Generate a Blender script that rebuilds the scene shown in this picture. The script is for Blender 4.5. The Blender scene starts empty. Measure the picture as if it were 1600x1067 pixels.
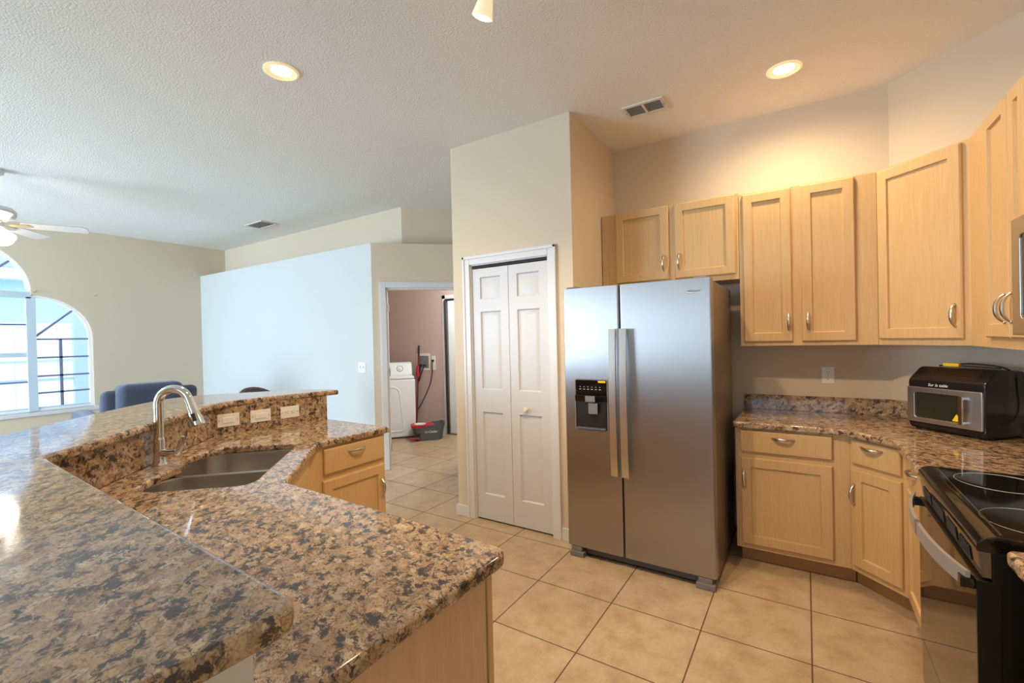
import bpy, bmesh, math, random
from mathutils import Matrix, Vector
random.seed(7)
sc = bpy.context.scene
C = sc.collection
PI = math.pi
R = math.radians

# ------------------------------------------------------------------ camera, world, light, exposure
cam = bpy.data.objects.new('camera', bpy.data.cameras.new('camera'))
C.objects.link(cam)
cam.data.sensor_width = 36.0
cam.data.lens = 711.87 / 1600 * 36
cam.data.clip_start = 0.02
yaw, pitch, roll = R(-32.807), R(-0.4584), R(-1.3392)
f = Vector((math.sin(yaw) * math.cos(pitch), math.cos(yaw) * math.cos(pitch), math.sin(pitch)))
r0 = f.cross(Vector((0, 0, 1))).normalized()
u0 = r0.cross(f)
rr = math.cos(roll) * r0 + math.sin(roll) * u0
uu = -math.sin(roll) * r0 + math.cos(roll) * u0
cam.matrix_world = Matrix(((rr.x, uu.x, -f.x, 1.3694), (rr.y, uu.y, -f.y, -1.8967), (rr.z, uu.z, -f.z, 1.4577), (0, 0, 0, 1)))
sc.camera = cam

world = bpy.data.worlds.new('sky')
sc.world = world
world.use_nodes = True
bg = world.node_tree.nodes['Background']
bg.inputs[0].default_value = (0.64, 0.84, 1.0, 1)
bg.inputs[1].default_value = 2.5

sc.view_settings.view_transform = 'Standard'
sc.view_settings.look = 'None'
sc.view_settings.gamma = 1
sc.view_settings.use_curve_mapping = False
sc.view_settings.exposure = 0.58
sc.cycles.max_bounces = 10
sc.cycles.diffuse_bounces = 5
sc.cycles.glossy_bounces = 5
sc.cycles.sample_clamp_indirect = 6.0
sc.cycles.use_denoising = True


def lamp(name, kind, loc, energy, color, rot=(0, 0, 0), parent=None, **kw):
    d = bpy.data.lights.new(name, kind)
    d.energy = energy
    d.color = color
    for k, v in kw.items():
        setattr(d, k, v)
    o = bpy.data.objects.new(name, d)
    C.objects.link(o)
    o.location = loc
    o.rotation_euler = rot
    if parent:
        o.parent = parent
        o.matrix_basis = W[parent.name].inverted() @ (Matrix.Translation(loc) @ Matrix.Rotation(rot[2], 4, 'Z') @ Matrix.Rotation(rot[1], 4, 'Y') @ Matrix.Rotation(rot[0], 4, 'X'))
    return o


SKYC = (0.66, 0.83, 1.0)
# daylight through the glazed patio doors in the wall behind the camera, and through the arched window
lamp('daylight_patio_doors', 'AREA', (-5.0, -5.62, 1.25), 330, SKYC, (R(90), 0, 0), shape='RECTANGLE', size=3.1, size_y=2.3)
WARM = (1.0, 0.74, 0.44)

# ------------------------------------------------------------------ materials
def srgb(r, g, b):
    def c(v):
        v /= 255
        return v / 12.92 if v <= 0.04045 else ((v + 0.055) / 1.055) ** 2.4
    return (c(r), c(g), c(b), 1)


def mat(name, color=(0.8, 0.8, 0.8, 1), rough=0.5, metal=0.0, **kw):
    m = bpy.data.materials.new(name)
    m.use_nodes = True
    b = m.node_tree.nodes['Principled BSDF']
    b.inputs['Base Color'].default_value = color
    b.inputs['Roughness'].default_value = rough
    b.inputs['Metallic'].default_value = metal
    for k, v in kw.items():
        b.inputs[k].default_value = v
    return m


class N:
    def __init__(s, m):
        s.m = m
        s.t = m.node_tree
        s.b = s.t.nodes['Principled BSDF']

    def n(s, kind, **kw):
        x = s.t.nodes.new(kind)
        for k, v in kw.items():
            if k.startswith('i_'):
                x.inputs[k[2:].replace('_', ' ')].default_value = v
            else:
                setattr(x, k, v)
        return x

    def l(s, a, b):
        s.t.links.new(a, b)

    def coord(s, scale=(1, 1, 1), rot=(0, 0, 0)):
        tc = s.n('ShaderNodeTexCoord')
        mp = s.n('ShaderNodeMapping')
        mp.inputs['Scale'].default_value = scale
        mp.inputs['Rotation'].default_value = rot
        s.l(tc.outputs['Object'], mp.inputs['Vector'])
        return mp.outputs['Vector']

    def ramp(s, fac, stops, interp='LINEAR'):
        r = s.n('ShaderNodeValToRGB')
        r.color_ramp.interpolation = interp
        e = r.color_ramp.elements
        while len(e) < len(stops):
            e.new(0.5)
        for k, (p, c) in enumerate(stops):
            e[k].position = p
            e[k].color = c
        s.l(fac, r.inputs['Fac'])
        return r.outputs['Color']

    def mix(s, fac, a, b, mode='MIX'):
        x = s.n('ShaderNodeMix', data_type='RGBA', blend_type=mode)
        if isinstance(fac, (int, float)):
            x.inputs[0].default_value = fac
        else:
            s.l(fac, x.inputs[0])
        for v, i in ((a, 6), (b, 7)):
            if isinstance(v, tuple):
                x.inputs[i].default_value = v
            else:
                s.l(v, x.inputs[i])
        return x.outputs[2]

    def bump(s, h, strength=0.2, dist=0.01):
        x = s.n('ShaderNodeBump')
        x.inputs['Strength'].default_value = strength
        x.inputs['Distance'].default_value = dist
        s.l(h, x.inputs['Height'])
        s.l(x.outputs['Normal'], s.b.inputs['Normal'])


def plaster(name, color, scale=90, strength=0.12, dist=0.004, rough=0.75):
    m = mat(name, color, rough)
    g = N(m)
    v = g.coord()
    no = g.n('ShaderNodeTexNoise', i_Scale=scale, i_Detail=3.0, i_Roughness=0.6)
    g.l(v, no.inputs['Vector'])
    g.bump(no.outputs['Fac'], strength, dist)
    return m


M_wall = plaster('beige_wall_paint', srgb(213, 199, 176))
M_wallwhite = plaster('white_knee_wall_paint', srgb(226, 224, 220))
M_wallpale = plaster('pale_cool_wall_paint', srgb(204, 208, 207))
M_lwall = plaster('mauve_wall_paint', srgb(190, 170, 164))
M_ceil = plaster('textured_ceiling_paint', srgb(234, 234, 232), 95, 0.6, 0.012, 0.85)
M_trim = mat('white_gloss_trim_paint', srgb(216, 217, 219), 0.35)
M_door = mat('white_door_paint', srgb(206, 207, 209), 0.4)
M_white = mat('white_plastic', srgb(235, 234, 230), 0.35)
M_ivory = mat('ivory_plastic', srgb(226, 218, 196), 0.4)
M_black = mat('black_plastic', (0.012, 0.011, 0.011, 1), 0.35)
M_rubber = mat('dark_rubber', (0.02, 0.02, 0.022, 1), 0.7)
M_dark = mat('dark_void', (0.03, 0.03, 0.03, 1), 0.8)
M_gblack = mat('black_glass', (0.005, 0.0045, 0.004, 1), 0.06, **{'Specular IOR Level': 0.5})
M_ovglass = mat('mirror_black_oven_glass', (0.02, 0.016, 0.012, 1), 0.045, **{'IOR': 1.9, 'Specular IOR Level': 0.8})
M_chrome = mat('chrome', (0.78, 0.79, 0.8, 1), 0.09, 1.0)
M_nickel = mat('brushed_nickel', (0.62, 0.58, 0.53, 1), 0.28, 1.0)
M_grey = mat('grey_plastic', srgb(120, 118, 122), 0.5)
M_dgrey = mat('charcoal_plastic', srgb(88, 94, 106), 0.5)
M_red = mat('red_plastic', srgb(178, 30, 42), 0.4)
M_dred = mat('dark_red_handle', srgb(120, 30, 26), 0.45)
M_yellow = mat('yellow_sticker', srgb(245, 205, 20), 0.5)
M_enamel = mat('white_enamel', srgb(226, 232, 238), 0.3)
M_burn = mat('burner_ring_print', srgb(190, 185, 178), 0.4)
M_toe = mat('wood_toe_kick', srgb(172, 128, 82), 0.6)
M_concrete = plaster('patio_concrete', srgb(205, 203, 198), 30)
M_fence = mat('white_vinyl', srgb(246, 246, 246), 0.5)
M_cage = mat('bluish_aluminium', srgb(176, 196, 218), 0.5)
M_house = mat('pale_blue_stucco', srgb(178, 205, 222), 0.9)
M_roof = mat('pale_shingle', srgb(205, 214, 222), 0.9)
M_muntin = mat('lavender_grey_muntin', srgb(120, 128, 160), 0.5)
M_vinylf = mat('white_window_frame', srgb(196, 212, 226), 0.45)


def emis(name, color, strength):
    m = bpy.data.materials.new(name)
    m.use_nodes = True
    t = m.node_tree
    t.nodes.remove(t.nodes['Principled BSDF'])
    e = t.nodes.new('ShaderNodeEmission')
    e.inputs[0].default_value = color
    e.inputs[1].default_value = strength
    t.links.new(e.outputs[0], t.nodes['Material Output'].inputs[0])
    return m


M_bulb = emis('lit_bulb', (1.0, 0.86, 0.62, 1), 6)
M_shade = mat('frosted_lamp_glass', srgb(245, 232, 200), 0.4, **{'Emission Color': (1, 0.85, 0.55, 1), 'Emission Strength': 0.35})
M_fanglass = mat('lit_frosted_fan_glass', srgb(255, 248, 238), 0.4, **{'Emission Color': (1, 0.93, 0.84, 1), 'Emission Strength': 0.8})


def pane_mat():
    m = bpy.data.materials.new('window_glass')
    m.use_nodes = True
    t = m.node_tree
    t.nodes.remove(t.nodes['Principled BSDF'])
    a = t.nodes.new('ShaderNodeBsdfTransparent')
    a.inputs[0].default_value = (0.97, 0.985, 1, 1)
    g = t.nodes.new('ShaderNodeBsdfGlossy')
    g.inputs['Roughness'].default_value = 0.02
    x = t.nodes.new('ShaderNodeMixShader')
    x.inputs[0].default_value = 0.05
    t.links.new(a.outputs[0], x.inputs[1])
    t.links.new(g.outputs[0], x.inputs[2])
    t.links.new(x.outputs[0], t.nodes['Material Output'].inputs[0])
    return m


M_pane = pane_mat()


def granite(name):
    m = mat(name, rough=0.08, **{'Specular IOR Level': 0.55})
    g = N(m)
    v = g.coord((1, 1, 1), (0.35, 0.2, 0.6))

    def warp(vec, scale, amt):
        wn = g.n('ShaderNodeTexNoise', i_Scale=scale, i_Detail=3.0)
        g.l(vec, wn.inputs['Vector'])
        sub = g.n('ShaderNodeVectorMath', operation='SUBTRACT')
        g.l(wn.outputs['Color'], sub.inputs[0])
        sub.inputs[1].default_value = (0.5, 0.5, 0.5)
        scl = g.n('ShaderNodeVectorMath', operation='SCALE')
        g.l(sub.outputs[0], scl.inputs[0])
        scl.inputs['Scale'].default_value = amt
        add = g.n('ShaderNodeVectorMath', operation='ADD')
        g.l(vec, add.inputs[0])
        g.l(scl.outputs[0], add.inputs[1])
        return add.outputs[0]
    st = g.n('ShaderNodeMapping')
    st.inputs['Scale'].default_value = (0.78, 1.2, 1.0)
    g.l(warp(warp(v, 30.0, 0.022), 95.0, 0.012), st.inputs['Vector'])

    def cells(scale, stops):
        vo = g.n('ShaderNodeTexVoronoi', i_Scale=scale)
        g.l(st.outputs[0], vo.inputs['Vector'])
        sep = g.n('ShaderNodeSeparateColor')
        g.l(vo.outputs['Color'], sep.inputs[0])
        return g.ramp(sep.outputs[0], stops), sep.outputs[1]
    big, bm_ = cells(44.0, [(0.0, srgb(158, 134, 112)), (0.25, srgb(188, 157, 122)), (0.5, srgb(206, 174, 133)), (0.72, srgb(194, 169, 146)), (1.0, srgb(222, 197, 162))])
    small, _ = cells(120.0, [(0.0, srgb(66, 58, 56)), (0.2, srgb(120, 96, 76)), (0.45, srgb(170, 134, 98)), (0.7, srgb(196, 156, 112)), (1.0, srgb(156, 130, 110))])
    nz = g.n('ShaderNodeTexNoise', i_Scale=26.0, i_Detail=4.0, i_Roughness=0.7)
    g.l(st.outputs[0], nz.inputs['Vector'])
    col = g.mix(g.ramp(nz.outputs['Fac'], [(0.49, (0.06, 0.06, 0.06, 1)), (0.58, (0.92, 0.92, 0.92, 1))]), big, small)
    fine = g.n('ShaderNodeTexNoise', i_Scale=210.0, i_Detail=4.0, i_Roughness=0.7)
    g.l(st.outputs[0], fine.inputs['Vector'])
    col = g.mix(0.7, col, g.ramp(fine.outputs['Fac'], [(0.38, (0.30, 0.26, 0.23, 1)), (0.53, (1, 1, 1, 1))]), 'MULTIPLY')
    ed = g.n('ShaderNodeTexVoronoi', feature='DISTANCE_TO_EDGE', i_Scale=44.0)
    g.l(st.outputs[0], ed.inputs['Vector'])
    e2 = g.n('ShaderNodeTexNoise', i_Scale=46.0, i_Detail=3.0)
    g.l(v, e2.inputs['Vector'])
    em = g.mix(1.0, g.ramp(ed.outputs['Distance'], [(0.0, (0.9, 0.9, 0.9, 1)), (0.06, (0, 0, 0, 1))]), g.ramp(e2.outputs['Fac'], [(0.47, (0, 0, 0, 1)), (0.58, (1, 1, 1, 1))]), 'MULTIPLY')
    col = g.mix(em, col, srgb(60, 48, 42))
    blot = g.n('ShaderNodeTexNoise', i_Scale=34.0, i_Detail=6.0, i_Roughness=0.68)
    g.l(st.outputs[0], blot.inputs['Vector'])
    col = g.mix(g.ramp(blot.outputs['Fac'], [(0.53, (0, 0, 0, 1)), (0.57, (0.92, 0.92, 0.92, 1))]), col, srgb(56, 53, 56))
    g.l(col, g.b.inputs['Base Color'])
    return m


M_gran = granite('speckled_brown_granite')


def wood(name, c1, c2, scale=(14, 14, 0.9), rough=0.42):
    m = mat(name, rough=rough)
    g = N(m)
    v = g.coord(scale)
    n1 = g.n('ShaderNodeTexNoise', i_Scale=3.2, i_Detail=5.0, i_Roughness=0.62, i_Distortion=0.6)
    g.l(v, n1.inputs['Vector'])
    col = g.ramp(n1.outputs['Fac'], [(0.3, c1), (0.7, c2)])
    v2 = g.coord((scale[0] * 9, scale[1] * 9, scale[2] * 4))
    n2 = g.n('ShaderNodeTexNoise', i_Scale=2.0, i_Detail=3.0)
    g.l(v2, n2.inputs['Vector'])
    col = g.mix(0.2, col, g.ramp(n2.outputs['Fac'], [(0.35, (0.72, 0.66, 0.58, 1)), (0.6, (1, 1, 1, 1))]), 'MULTIPLY')
    g.l(col, g.b.inputs['Base Color'])
    g.bump(n2.outputs['Fac'], 0.05, 0.001)
    return m


M_wood = wood('light_maple', srgb(204, 167, 117), srgb(213, 179, 129), (26, 26, 1.3))
M_woodend = wood('pale_maple_veneer', srgb(206, 168, 132), srgb(218, 184, 150))


def steel(name, base, rough, aniso=0.0, stretch=(220, 220, 3)):
    m = mat(name, base, rough, 1.0)
    g = N(m)
    v = g.coord(stretch)
    n1 = g.n('ShaderNodeTexNoise', i_Scale=1.0, i_Detail=2.0)
    g.l(v, n1.inputs['Vector'])
    mr = g.n('ShaderNodeMapRange')
    mr.inputs['To Min'].default_value = rough - 0.04
    mr.inputs['To Max'].default_value = rough + 0.06
    g.l(n1.outputs['Fac'], mr.inputs['Value'])
    g.l(mr.outputs[0], g.b.inputs['Roughness'])
    if aniso:      # vertical brushing spreads reflections sideways
        g.b.inputs['Anisotropic'].default_value = aniso
        cv = g.n('ShaderNodeCombineXYZ')
        cv.inputs[0].default_value = 1.0
        g.l(cv.outputs[0], g.b.inputs['Tangent'])
    return m


M_fridge = steel('vertically_brushed_stainless', (0.42, 0.41, 0.41, 1), 0.36, 0.8)
M_steel = steel('brushed_stainless', (0.56, 0.55, 0.55, 1), 0.3)
M_steelside = mat('grey_metallic_side', srgb(128, 118, 106), 0.38, 0.5)
M_sink = steel('satin_sink_steel', (0.55, 0.52, 0.48, 1), 0.3)


def tile():
    m = mat('beige_floor_tile', rough=0.32)
    g = N(m)
    v = g.coord()
    br = g.n('ShaderNodeTexBrick', offset=0.0, squash=1.0)
    br.inputs['Scale'].default_value = 1.0
    br.inputs['Brick Width'].default_value = 0.4572
    br.inputs['Row Height'].default_value = 0.4572
    br.inputs['Mortar Size'].default_value = 0.0032
    br.inputs['Mortar Smooth'].default_value = 0.1
    br.inputs['Color1'].default_value = (0.92, 0.92, 0.92, 1)
    br.inputs['Color2'].default_value = (1, 1, 1, 1)
    br.inputs['Mortar'].default_value = (0, 0, 0, 1)
    g.l(v, br.inputs['Vector'])
    n1 = g.n('ShaderNodeTexNoise', i_Scale=7.0, i_Detail=7.0, i_Roughness=0.65)
    g.l(v, n1.inputs['Vector'])
    col = g.ramp(n1.outputs['Fac'], [(0.3, srgb(164, 142, 114)), (0.5, srgb(183, 161, 132)), (0.72, srgb(197, 178, 152))])
    n2 = g.n('ShaderNodeTexNoise', i_Scale=60.0, i_Detail=4.0, i_Roughness=0.7)
    g.l(v, n2.inputs['Vector'])
    col = g.mix(0.4, col, g.ramp(n2.outputs['Fac'], [(0.3, (0.72, 0.66, 0.6, 1)), (0.6, (1, 1, 1, 1))]), 'MULTIPLY')
    col = g.mix(0.6, col, br.outputs['Color'], 'MULTIPLY')
    col = g.mix(br.outputs['Fac'], col, srgb(86, 66, 48))
    g.l(col, g.b.inputs['Base Color'])
    mr = g.n('ShaderNodeMapRange')
    mr.inputs['To Min'].default_value = 0.3
    mr.inputs['To Max'].default_value = 0.8
    g.l(br.outputs['Fac'], mr.inputs['Value'])
    g.l(mr.outputs[0], g.b.inputs['Roughness'])
    inv = g.n('ShaderNodeMath', operation='SUBTRACT')
    inv.inputs[0].default_value = 1.0
    g.l(br.outputs['Fac'], inv.inputs[1])
    g.bump(inv.outputs[0], 0.5, 0.003)
    return m


M_tile = tile()


def fabric(name, c):
    m = mat(name, c, 0.9, **{'Sheen Weight': 0.3})
    g = N(m)
    v = g.coord()
    n1 = g.n('ShaderNodeTexNoise', i_Scale=140.0, i_Detail=3.0)
    g.l(v, n1.inputs['Vector'])
    g.bump(n1.outputs['Fac'], 0.25, 0.004)
    return m


M_recl = fabric('slate_blue_upholstery', srgb(70, 82, 106))
M_stool = fabric('dark_taupe_upholstery', srgb(88, 80, 82))

# ------------------------------------------------------------------ mesh helpers
W = {}


class B:
    """collects shapes into one mesh"""

    def __init__(s):
        s.bm = bmesh.new()

    def box(s, x0, x1, y0, y1, z0, z1, bev=0.0, seg=2):
        vs = [s.bm.verts.new(p) for p in ((x0, y0, z0), (x1, y0, z0), (x1, y1, z0), (x0, y1, z0), (x0, y0, z1), (x1, y0, z1), (x1, y1, z1), (x0, y1, z1))]
        fs = [s.bm.faces.new([vs[i] for i in q]) for q in ((3, 2, 1, 0), (4, 5, 6, 7), (0, 1, 5, 4), (1, 2, 6, 5), (2, 3, 7, 6), (3, 0, 4, 7))]
        if bev > 0:
            es = list({e for fc in fs for e in fc.edges})
            bmesh.ops.bevel(s.bm, geom=es, offset=bev, segments=seg, profile=0.5, affect='EDGES')
        return s

    def prism(s, poly, z0, z1, bev=0.0, seg=2):
        a = [s.bm.verts.new((p[0], p[1], z0)) for p in poly]
        b = [s.bm.verts.new((p[0], p[1], z1)) for p in poly]
        n = len(poly)
        fs = [s.bm.faces.new(a[::-1]), s.bm.faces.new(b)]
        for i in range(n):
            fs.append(s.bm.faces.new((a[i], a[(i + 1) % n], b[(i + 1) % n], b[i])))
        if bev > 0:
            es = list({e for fc in fs[:2] for e in fc.edges})
            bmesh.ops.bevel(s.bm, geom=es, offset=bev, segments=seg, profile=0.5, affect='EDGES')
        return s

    def xprism(s, poly, x0, x1, bev=0.0):
        """poly of (y, z) swept along x"""
        a = [s.bm.verts.new((x0, p[0], p[1])) for p in poly]
        b = [s.bm.verts.new((x1, p[0], p[1])) for p in poly]
        n = len(poly)
        fs = [s.bm.faces.new(a), s.bm.faces.new(b[::-1])]
        for i in range(n):
            fs.append(s.bm.faces.new((b[i], b[(i + 1) % n], a[(i + 1) % n], a[i])))
        if bev > 0:
            es = list({e for fc in fs for e in fc.edges})
            bmesh.ops.bevel(s.bm, geom=es, offset=bev, segments=2, profile=0.5, affect='EDGES')
        return s

    def lathe(s, prof, c=(0, 0, 0), n=24, axis='Z', cap=True):
        rings = []
        for (r, h) in prof:
            ring = []
            for k in range(n):
                a = 2 * PI * k / n
                p = (r * math.cos(a), r * math.sin(a), h)
                if axis == 'Y':
                    p = (p[0], h, -p[1])
                elif axis == 'X':
                    p = (h, p[0], p[1])
                ring.append(s.bm.verts.new((c[0] + p[0], c[1] + p[1], c[2] + p[2])))
            rings.append(ring)
        for a, b in zip(rings, rings[1:]):
            for k in range(n):
                s.bm.faces.new((a[k], a[(k + 1) % n], b[(k + 1) % n], b[k]))
        if cap:
            s.bm.faces.new(rings[0][::-1])
            s.bm.faces.new(rings[-1])
        return s

    def tube(s, pts, rad, n=10, flat=1.0, up=None, closed=False):
        pts = [Vector(p) for p in pts]
        m = len(pts)
        if not isinstance(rad, (list, tuple)):
            rad = [rad] * m
        rings = []
        nrm = None
        for i, p in enumerate(pts):
            if closed:
                t = (pts[(i + 1) % m] - pts[i - 1]).normalized()
            else:
                t = (pts[min(i + 1, m - 1)] - pts[max(i - 1, 0)]).normalized()
            if up is not None:
                nrm = Vector(up)
            elif nrm is None:
                nrm = Vector((0, 0, 1)) if abs(t.z) < 0.9 else Vector((1, 0, 0))
            nrm = (nrm - t * nrm.dot(t)).normalized()
            bn = t.cross(nrm)
            rings.append([s.bm.verts.new(p + rad[i] * (math.cos(2 * PI * k / n) * nrm * flat + math.sin(2 * PI * k / n) * bn)) for k in range(n)])
        prs = list(zip(rings, rings[1:]))
        if closed:
            prs.append((rings[-1], rings[0]))
        for a, b in prs:
            for k in range(n):
                s.bm.faces.new((a[k], a[(k + 1) % n], b[(k + 1) % n], b[k]))
        if not closed:
            s.bm.faces.new(rings[0][::-1])
            s.bm.faces.new(rings[-1])
        return s

    def slab(s, x0, x1, z0, z1, yb, yf, panels, prof, e=0.004):
        """vertical slab whose front (-y) face carries shaped panels; prof = [(inset, dy)], dy > 0 is deeper"""
        bm = s.bm

        def q(*ps):
            bm.faces.new([bm.verts.new(p) for p in ps])
        o = [(x0, z0), (x1, z0), (x1, z1), (x0, z1)]
        i_ = [(x0 + e, z0 + e), (x1 - e, z0 + e), (x1 - e, z1 - e), (x0 + e, z1 - e)]
        q(*[(p[0], yb, p[1]) for p in o[::-1]])
        for k in range(4):
            a, b = o[k], o[(k + 1) % 4]
            c, d = i_[k], i_[(k + 1) % 4]
            q((a[0], yb, a[1]), (b[0], yb, b[1]), (b[0], yf + e, b[1]), (a[0], yf + e, a[1]))
            q((a[0], yf + e, a[1]), (b[0], yf + e, b[1]), (d[0], yf, d[1]), (c[0], yf, c[1]))
        xs = sorted({x0 + e, x1 - e} | {v for p in panels for v in p[:2]})
        zs = sorted({z0 + e, z1 - e} | {v for p in panels for v in p[2:]})
        for xa, xb in zip(xs, xs[1:]):
            for za, zb in zip(zs, zs[1:]):
                hit = any(p[0] - 1e-6 <= xa and xb <= p[1] + 1e-6 and p[2] - 1e-6 <= za and zb <= p[3] + 1e-6 for p in panels)
                if not hit:
                    q((xa, yf, za), (xb, yf, za), (xb, yf, zb), (xa, yf, zb))
        for p in panels:
            last = None
            for (ins, dy) in [(0, 0)] + prof:
                ring = [(p[0] + ins, yf + dy, p[2] + ins), (p[1] - ins, yf + dy, p[2] + ins), (p[1] - ins, yf + dy, p[3] - ins), (p[0] + ins, yf + dy, p[3] - ins)]
                if last:
                    for k in range(4):
                        q(last[k], last[(k + 1) % 4], ring[(k + 1) % 4], ring[k])
                last = ring
            q(*last)
        bmesh.ops.remove_doubles(bm, verts=bm.verts, dist=1e-5)
        return s

    def sphere(s, c, rad, n=16, sc=(1, 1, 1)):
        r = bmesh.ops.create_uvsphere(s.bm, u_segments=n, v_segments=n // 2, radius=rad)
        for v in r['verts']:
            v.co = Vector((v.co.x * sc[0] + c[0], v.co.y * sc[1] + c[1], v.co.z * sc[2] + c[2]))
        return s

    def mesh(s, name, smooth=35):
        bmesh.ops.recalc_face_normals(s.bm, faces=s.bm.faces)
        me = bpy.data.meshes.new(name)
        s.bm.to_mesh(me)
        s.bm.free()
        if smooth:
            me.shade_smooth()
            me.set_sharp_from_angle(angle=R(smooth))
        return me


def put(name, me, m, parent=None, M=None):
    if isinstance(me, B):
        me = me.mesh(name)
    if m is not None:
        me.materials.clear()
        me.materials.append(m)
    o = bpy.data.objects.new(name, me)
    C.objects.link(o)
    wn_ = o.modifiers.new('weighted_normal', 'WEIGHTED_NORMAL')
    wn_.keep_sharp = True
    wn_.weight = 80
    Mw = (W[parent.name] if parent else Matrix.Identity(4)) if M is None else M
    if parent:
        o.parent = parent
        o.matrix_basis = W[parent.name].inverted() @ Mw
    else:
        o.matrix_basis = Mw
    W[o.name] = Mw.copy()
    return o


def mtx(loc, rz=0.0):
    return Matrix.Translation(loc) @ Matrix.Rotation(rz, 4, 'Z')


def tag(o, label, cat, group=None):
    o['label'] = label
    o['category'] = cat
    if group:
        o['group'] = group
    return o


def thing(name, label, cat, loc=(0, 0, 0), rz=0.0, group=None, M=None):
    o = bpy.data.objects.new(name, None)
    C.objects.link(o)
    o.empty_display_size = 0.1
    o.matrix_basis = M if M is not None else mtx(loc, rz)
    W[o.name] = o.matrix_basis.copy()
    return tag(o, label, cat, group)


def struct(name, me, m, parent=None, M=None):
    o = put(name, me, m, parent, M)
    if not parent:
        o['kind'] = 'structure'
    return o


def sroot(name, loc=(0, 0, 0), rz=0.0):
    o = bpy.data.objects.new(name, None)
    C.objects.link(o)
    o.matrix_basis = mtx(loc, rz)
    W[o.name] = o.matrix_basis.copy()
    o['kind'] = 'structure'
    return o


def plate(name, outline, holes, thick, bev=0.0, seg=2):
    """filled 2-D outline with holes, extruded symmetrically by thick; bevel stays inside the outline"""
    cu = bpy.data.curves.new(name, 'CURVE')
    cu.dimensions = '2D'
    cu.fill_mode = 'BOTH'
    cu.extrude = thick / 2 - bev
    cu.bevel_depth = bev
    cu.bevel_resolution = seg
    cu.offset = -bev
    for pts in [outline] + holes:
        sp = cu.splines.new('POLY')
        sp.points.add(len(pts) - 1)
        for p, q in zip(sp.points, pts):
            p.co = (q[0], q[1], 0, 1)
        sp.use_cyclic_u = True
    o = bpy.data.objects.new(name, cu)
    C.objects.link(o)
    dg = bpy.context.evaluated_depsgraph_get()
    me = bpy.data.meshes.new_from_object(o.evaluated_get(dg))
    bpy.data.objects.remove(o)
    bpy.data.curves.remove(cu)
    me.name = name
    me.shade_smooth()
    me.set_sharp_from_angle(angle=R(35))
    return me


def rounded(poly, radii, n=6):
    """round the corners of a polygon (radius per corner)"""
    out = []
    m = len(poly)
    for i, p in enumerate(poly):
        rad = radii[i] if isinstance(radii, (list, tuple)) else radii
        p = Vector(p[:2])
        a = Vector(poly[i - 1][:2]) - p
        b = Vector(poly[(i + 1) % m][:2]) - p
        if rad <= 0:
            out.append(tuple(p))
            continue
        la, lb = a.length, b.length
        a.normalize()
        b.normalize()
        ang = a.angle(b)
        t = min(rad / math.tan(ang / 2), la * 0.49, lb * 0.49)
        p0, p1 = p + a * t, p + b * t
        for k in range(n + 1):
            s_ = k / n
            out.append(tuple((1 - s_) ** 2 * p0 + 2 * s_ * (1 - s_) * p + s_ ** 2 * p1))
    return out


def smooth_line(pts, it=2):
    for _ in range(it):
        out = [pts[0]]
        for a, b in zip(pts, pts[1:]):
            out.append((0.75 * a[0] + 0.25 * b[0], 0.75 * a[1] + 0.25 * b[1]))
            out.append((0.25 * a[0] + 0.75 * b[0], 0.25 * a[1] + 0.75 * b[1]))
        out.append(pts[-1])
        pts = out
    return pts


def text(name, body, size, m, parent, M, shear=0.0, depth=0.0006, space=1.0, bold=0.0):
    cu = bpy.data.curves.new(name, 'FONT')
    cu.body = body
    cu.size = size
    cu.shear = shear
    cu.extrude = depth
    cu.offset = bold
    cu.space_character = space
    cu.align_x = 'CENTER'
    cu.align_y = 'CENTER'
    o = bpy.data.objects.new(name, cu)
    C.objects.link(o)
    dg = bpy.context.evaluated_depsgraph_get()
    me = bpy.data.meshes.new_from_object(o.evaluated_get(dg))
    bpy.data.objects.remove(o)
    bpy.data.curves.remove(cu)
    return put(name, me, m, parent, M)


FRONT = Matrix.Rotation(R(90), 4, 'X')     # puts a drawing made in x-y upright: y becomes z, facing -y

# ------------------------------------------------------------------ the setting
H = 3.03          # ceiling
D7 = math.sqrt(0.5)
struct('floor', B().box(-7.1, 2.7, -5.5, 4.2, -0.1, 0.0), M_tile)
struct('ceiling', B().box(-7.1, 2.7, -5.5, 4.2, H, H + 0.1), M_ceil)
struct('wall_back', B().box(-0.1, 1.9, 1.90, 2.0, 0, H), M_wall)
struct('wall_corner', B().prism([(1.838, 1.90), (2.39, 1.348), (2.5, 1.348), (2.5, 2.0), (1.838, 2.0)], 0, H), M_wall)
struct('wall_right', B().box(2.38, 2.5, -5.5, 1.4, 0, H), M_wall)

# the wall behind the camera, with glazed patio doors and an added unseen window for more kitchen light
VX = Matrix(((1, 0, 0, 0), (0, 0, -1, 0), (0, 1, 0, 0), (0, 0, 0, 1)))   # x stays, y -> z
me = plate('wall_front', [(-7.1, 0), (2.7, 0), (2.7, H), (-7.1, H)],
           [[(-6.6, 0.02), (-3.4, 0.02), (-3.4, 2.42), (-6.6, 2.42)], [(0.1, 0.75), (2.1, 0.75), (2.1, 2.35), (0.1, 2.35)]], 0.14)
struct('wall_front', me, M_wall, M=Matrix.Translation((0, -5.42, 0)) @ VX)
wr = sroot('window_2', (-5.0, -5.42, 0))
b = B()
for x in (-1.6, -0.56, 0.50, 1.54):
    b.box(x, x + 0.06, -0.04, 0.04, 0.02, 2.42)
b.box(-1.6, 1.6, -0.04, 0.04, 0.02, 0.1).box(-1.6, 1.6, -0.04, 0.04, 2.36, 2.42)
put('window_frame', b, M_vinylf, wr)
put('window_glass', B().box(-1.56, 1.56, -0.004, 0.004, 0.09, 2.37), M_pane, wr)
wr = sroot('added_window', (1.1, -5.42, 0))
b = B()
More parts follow.
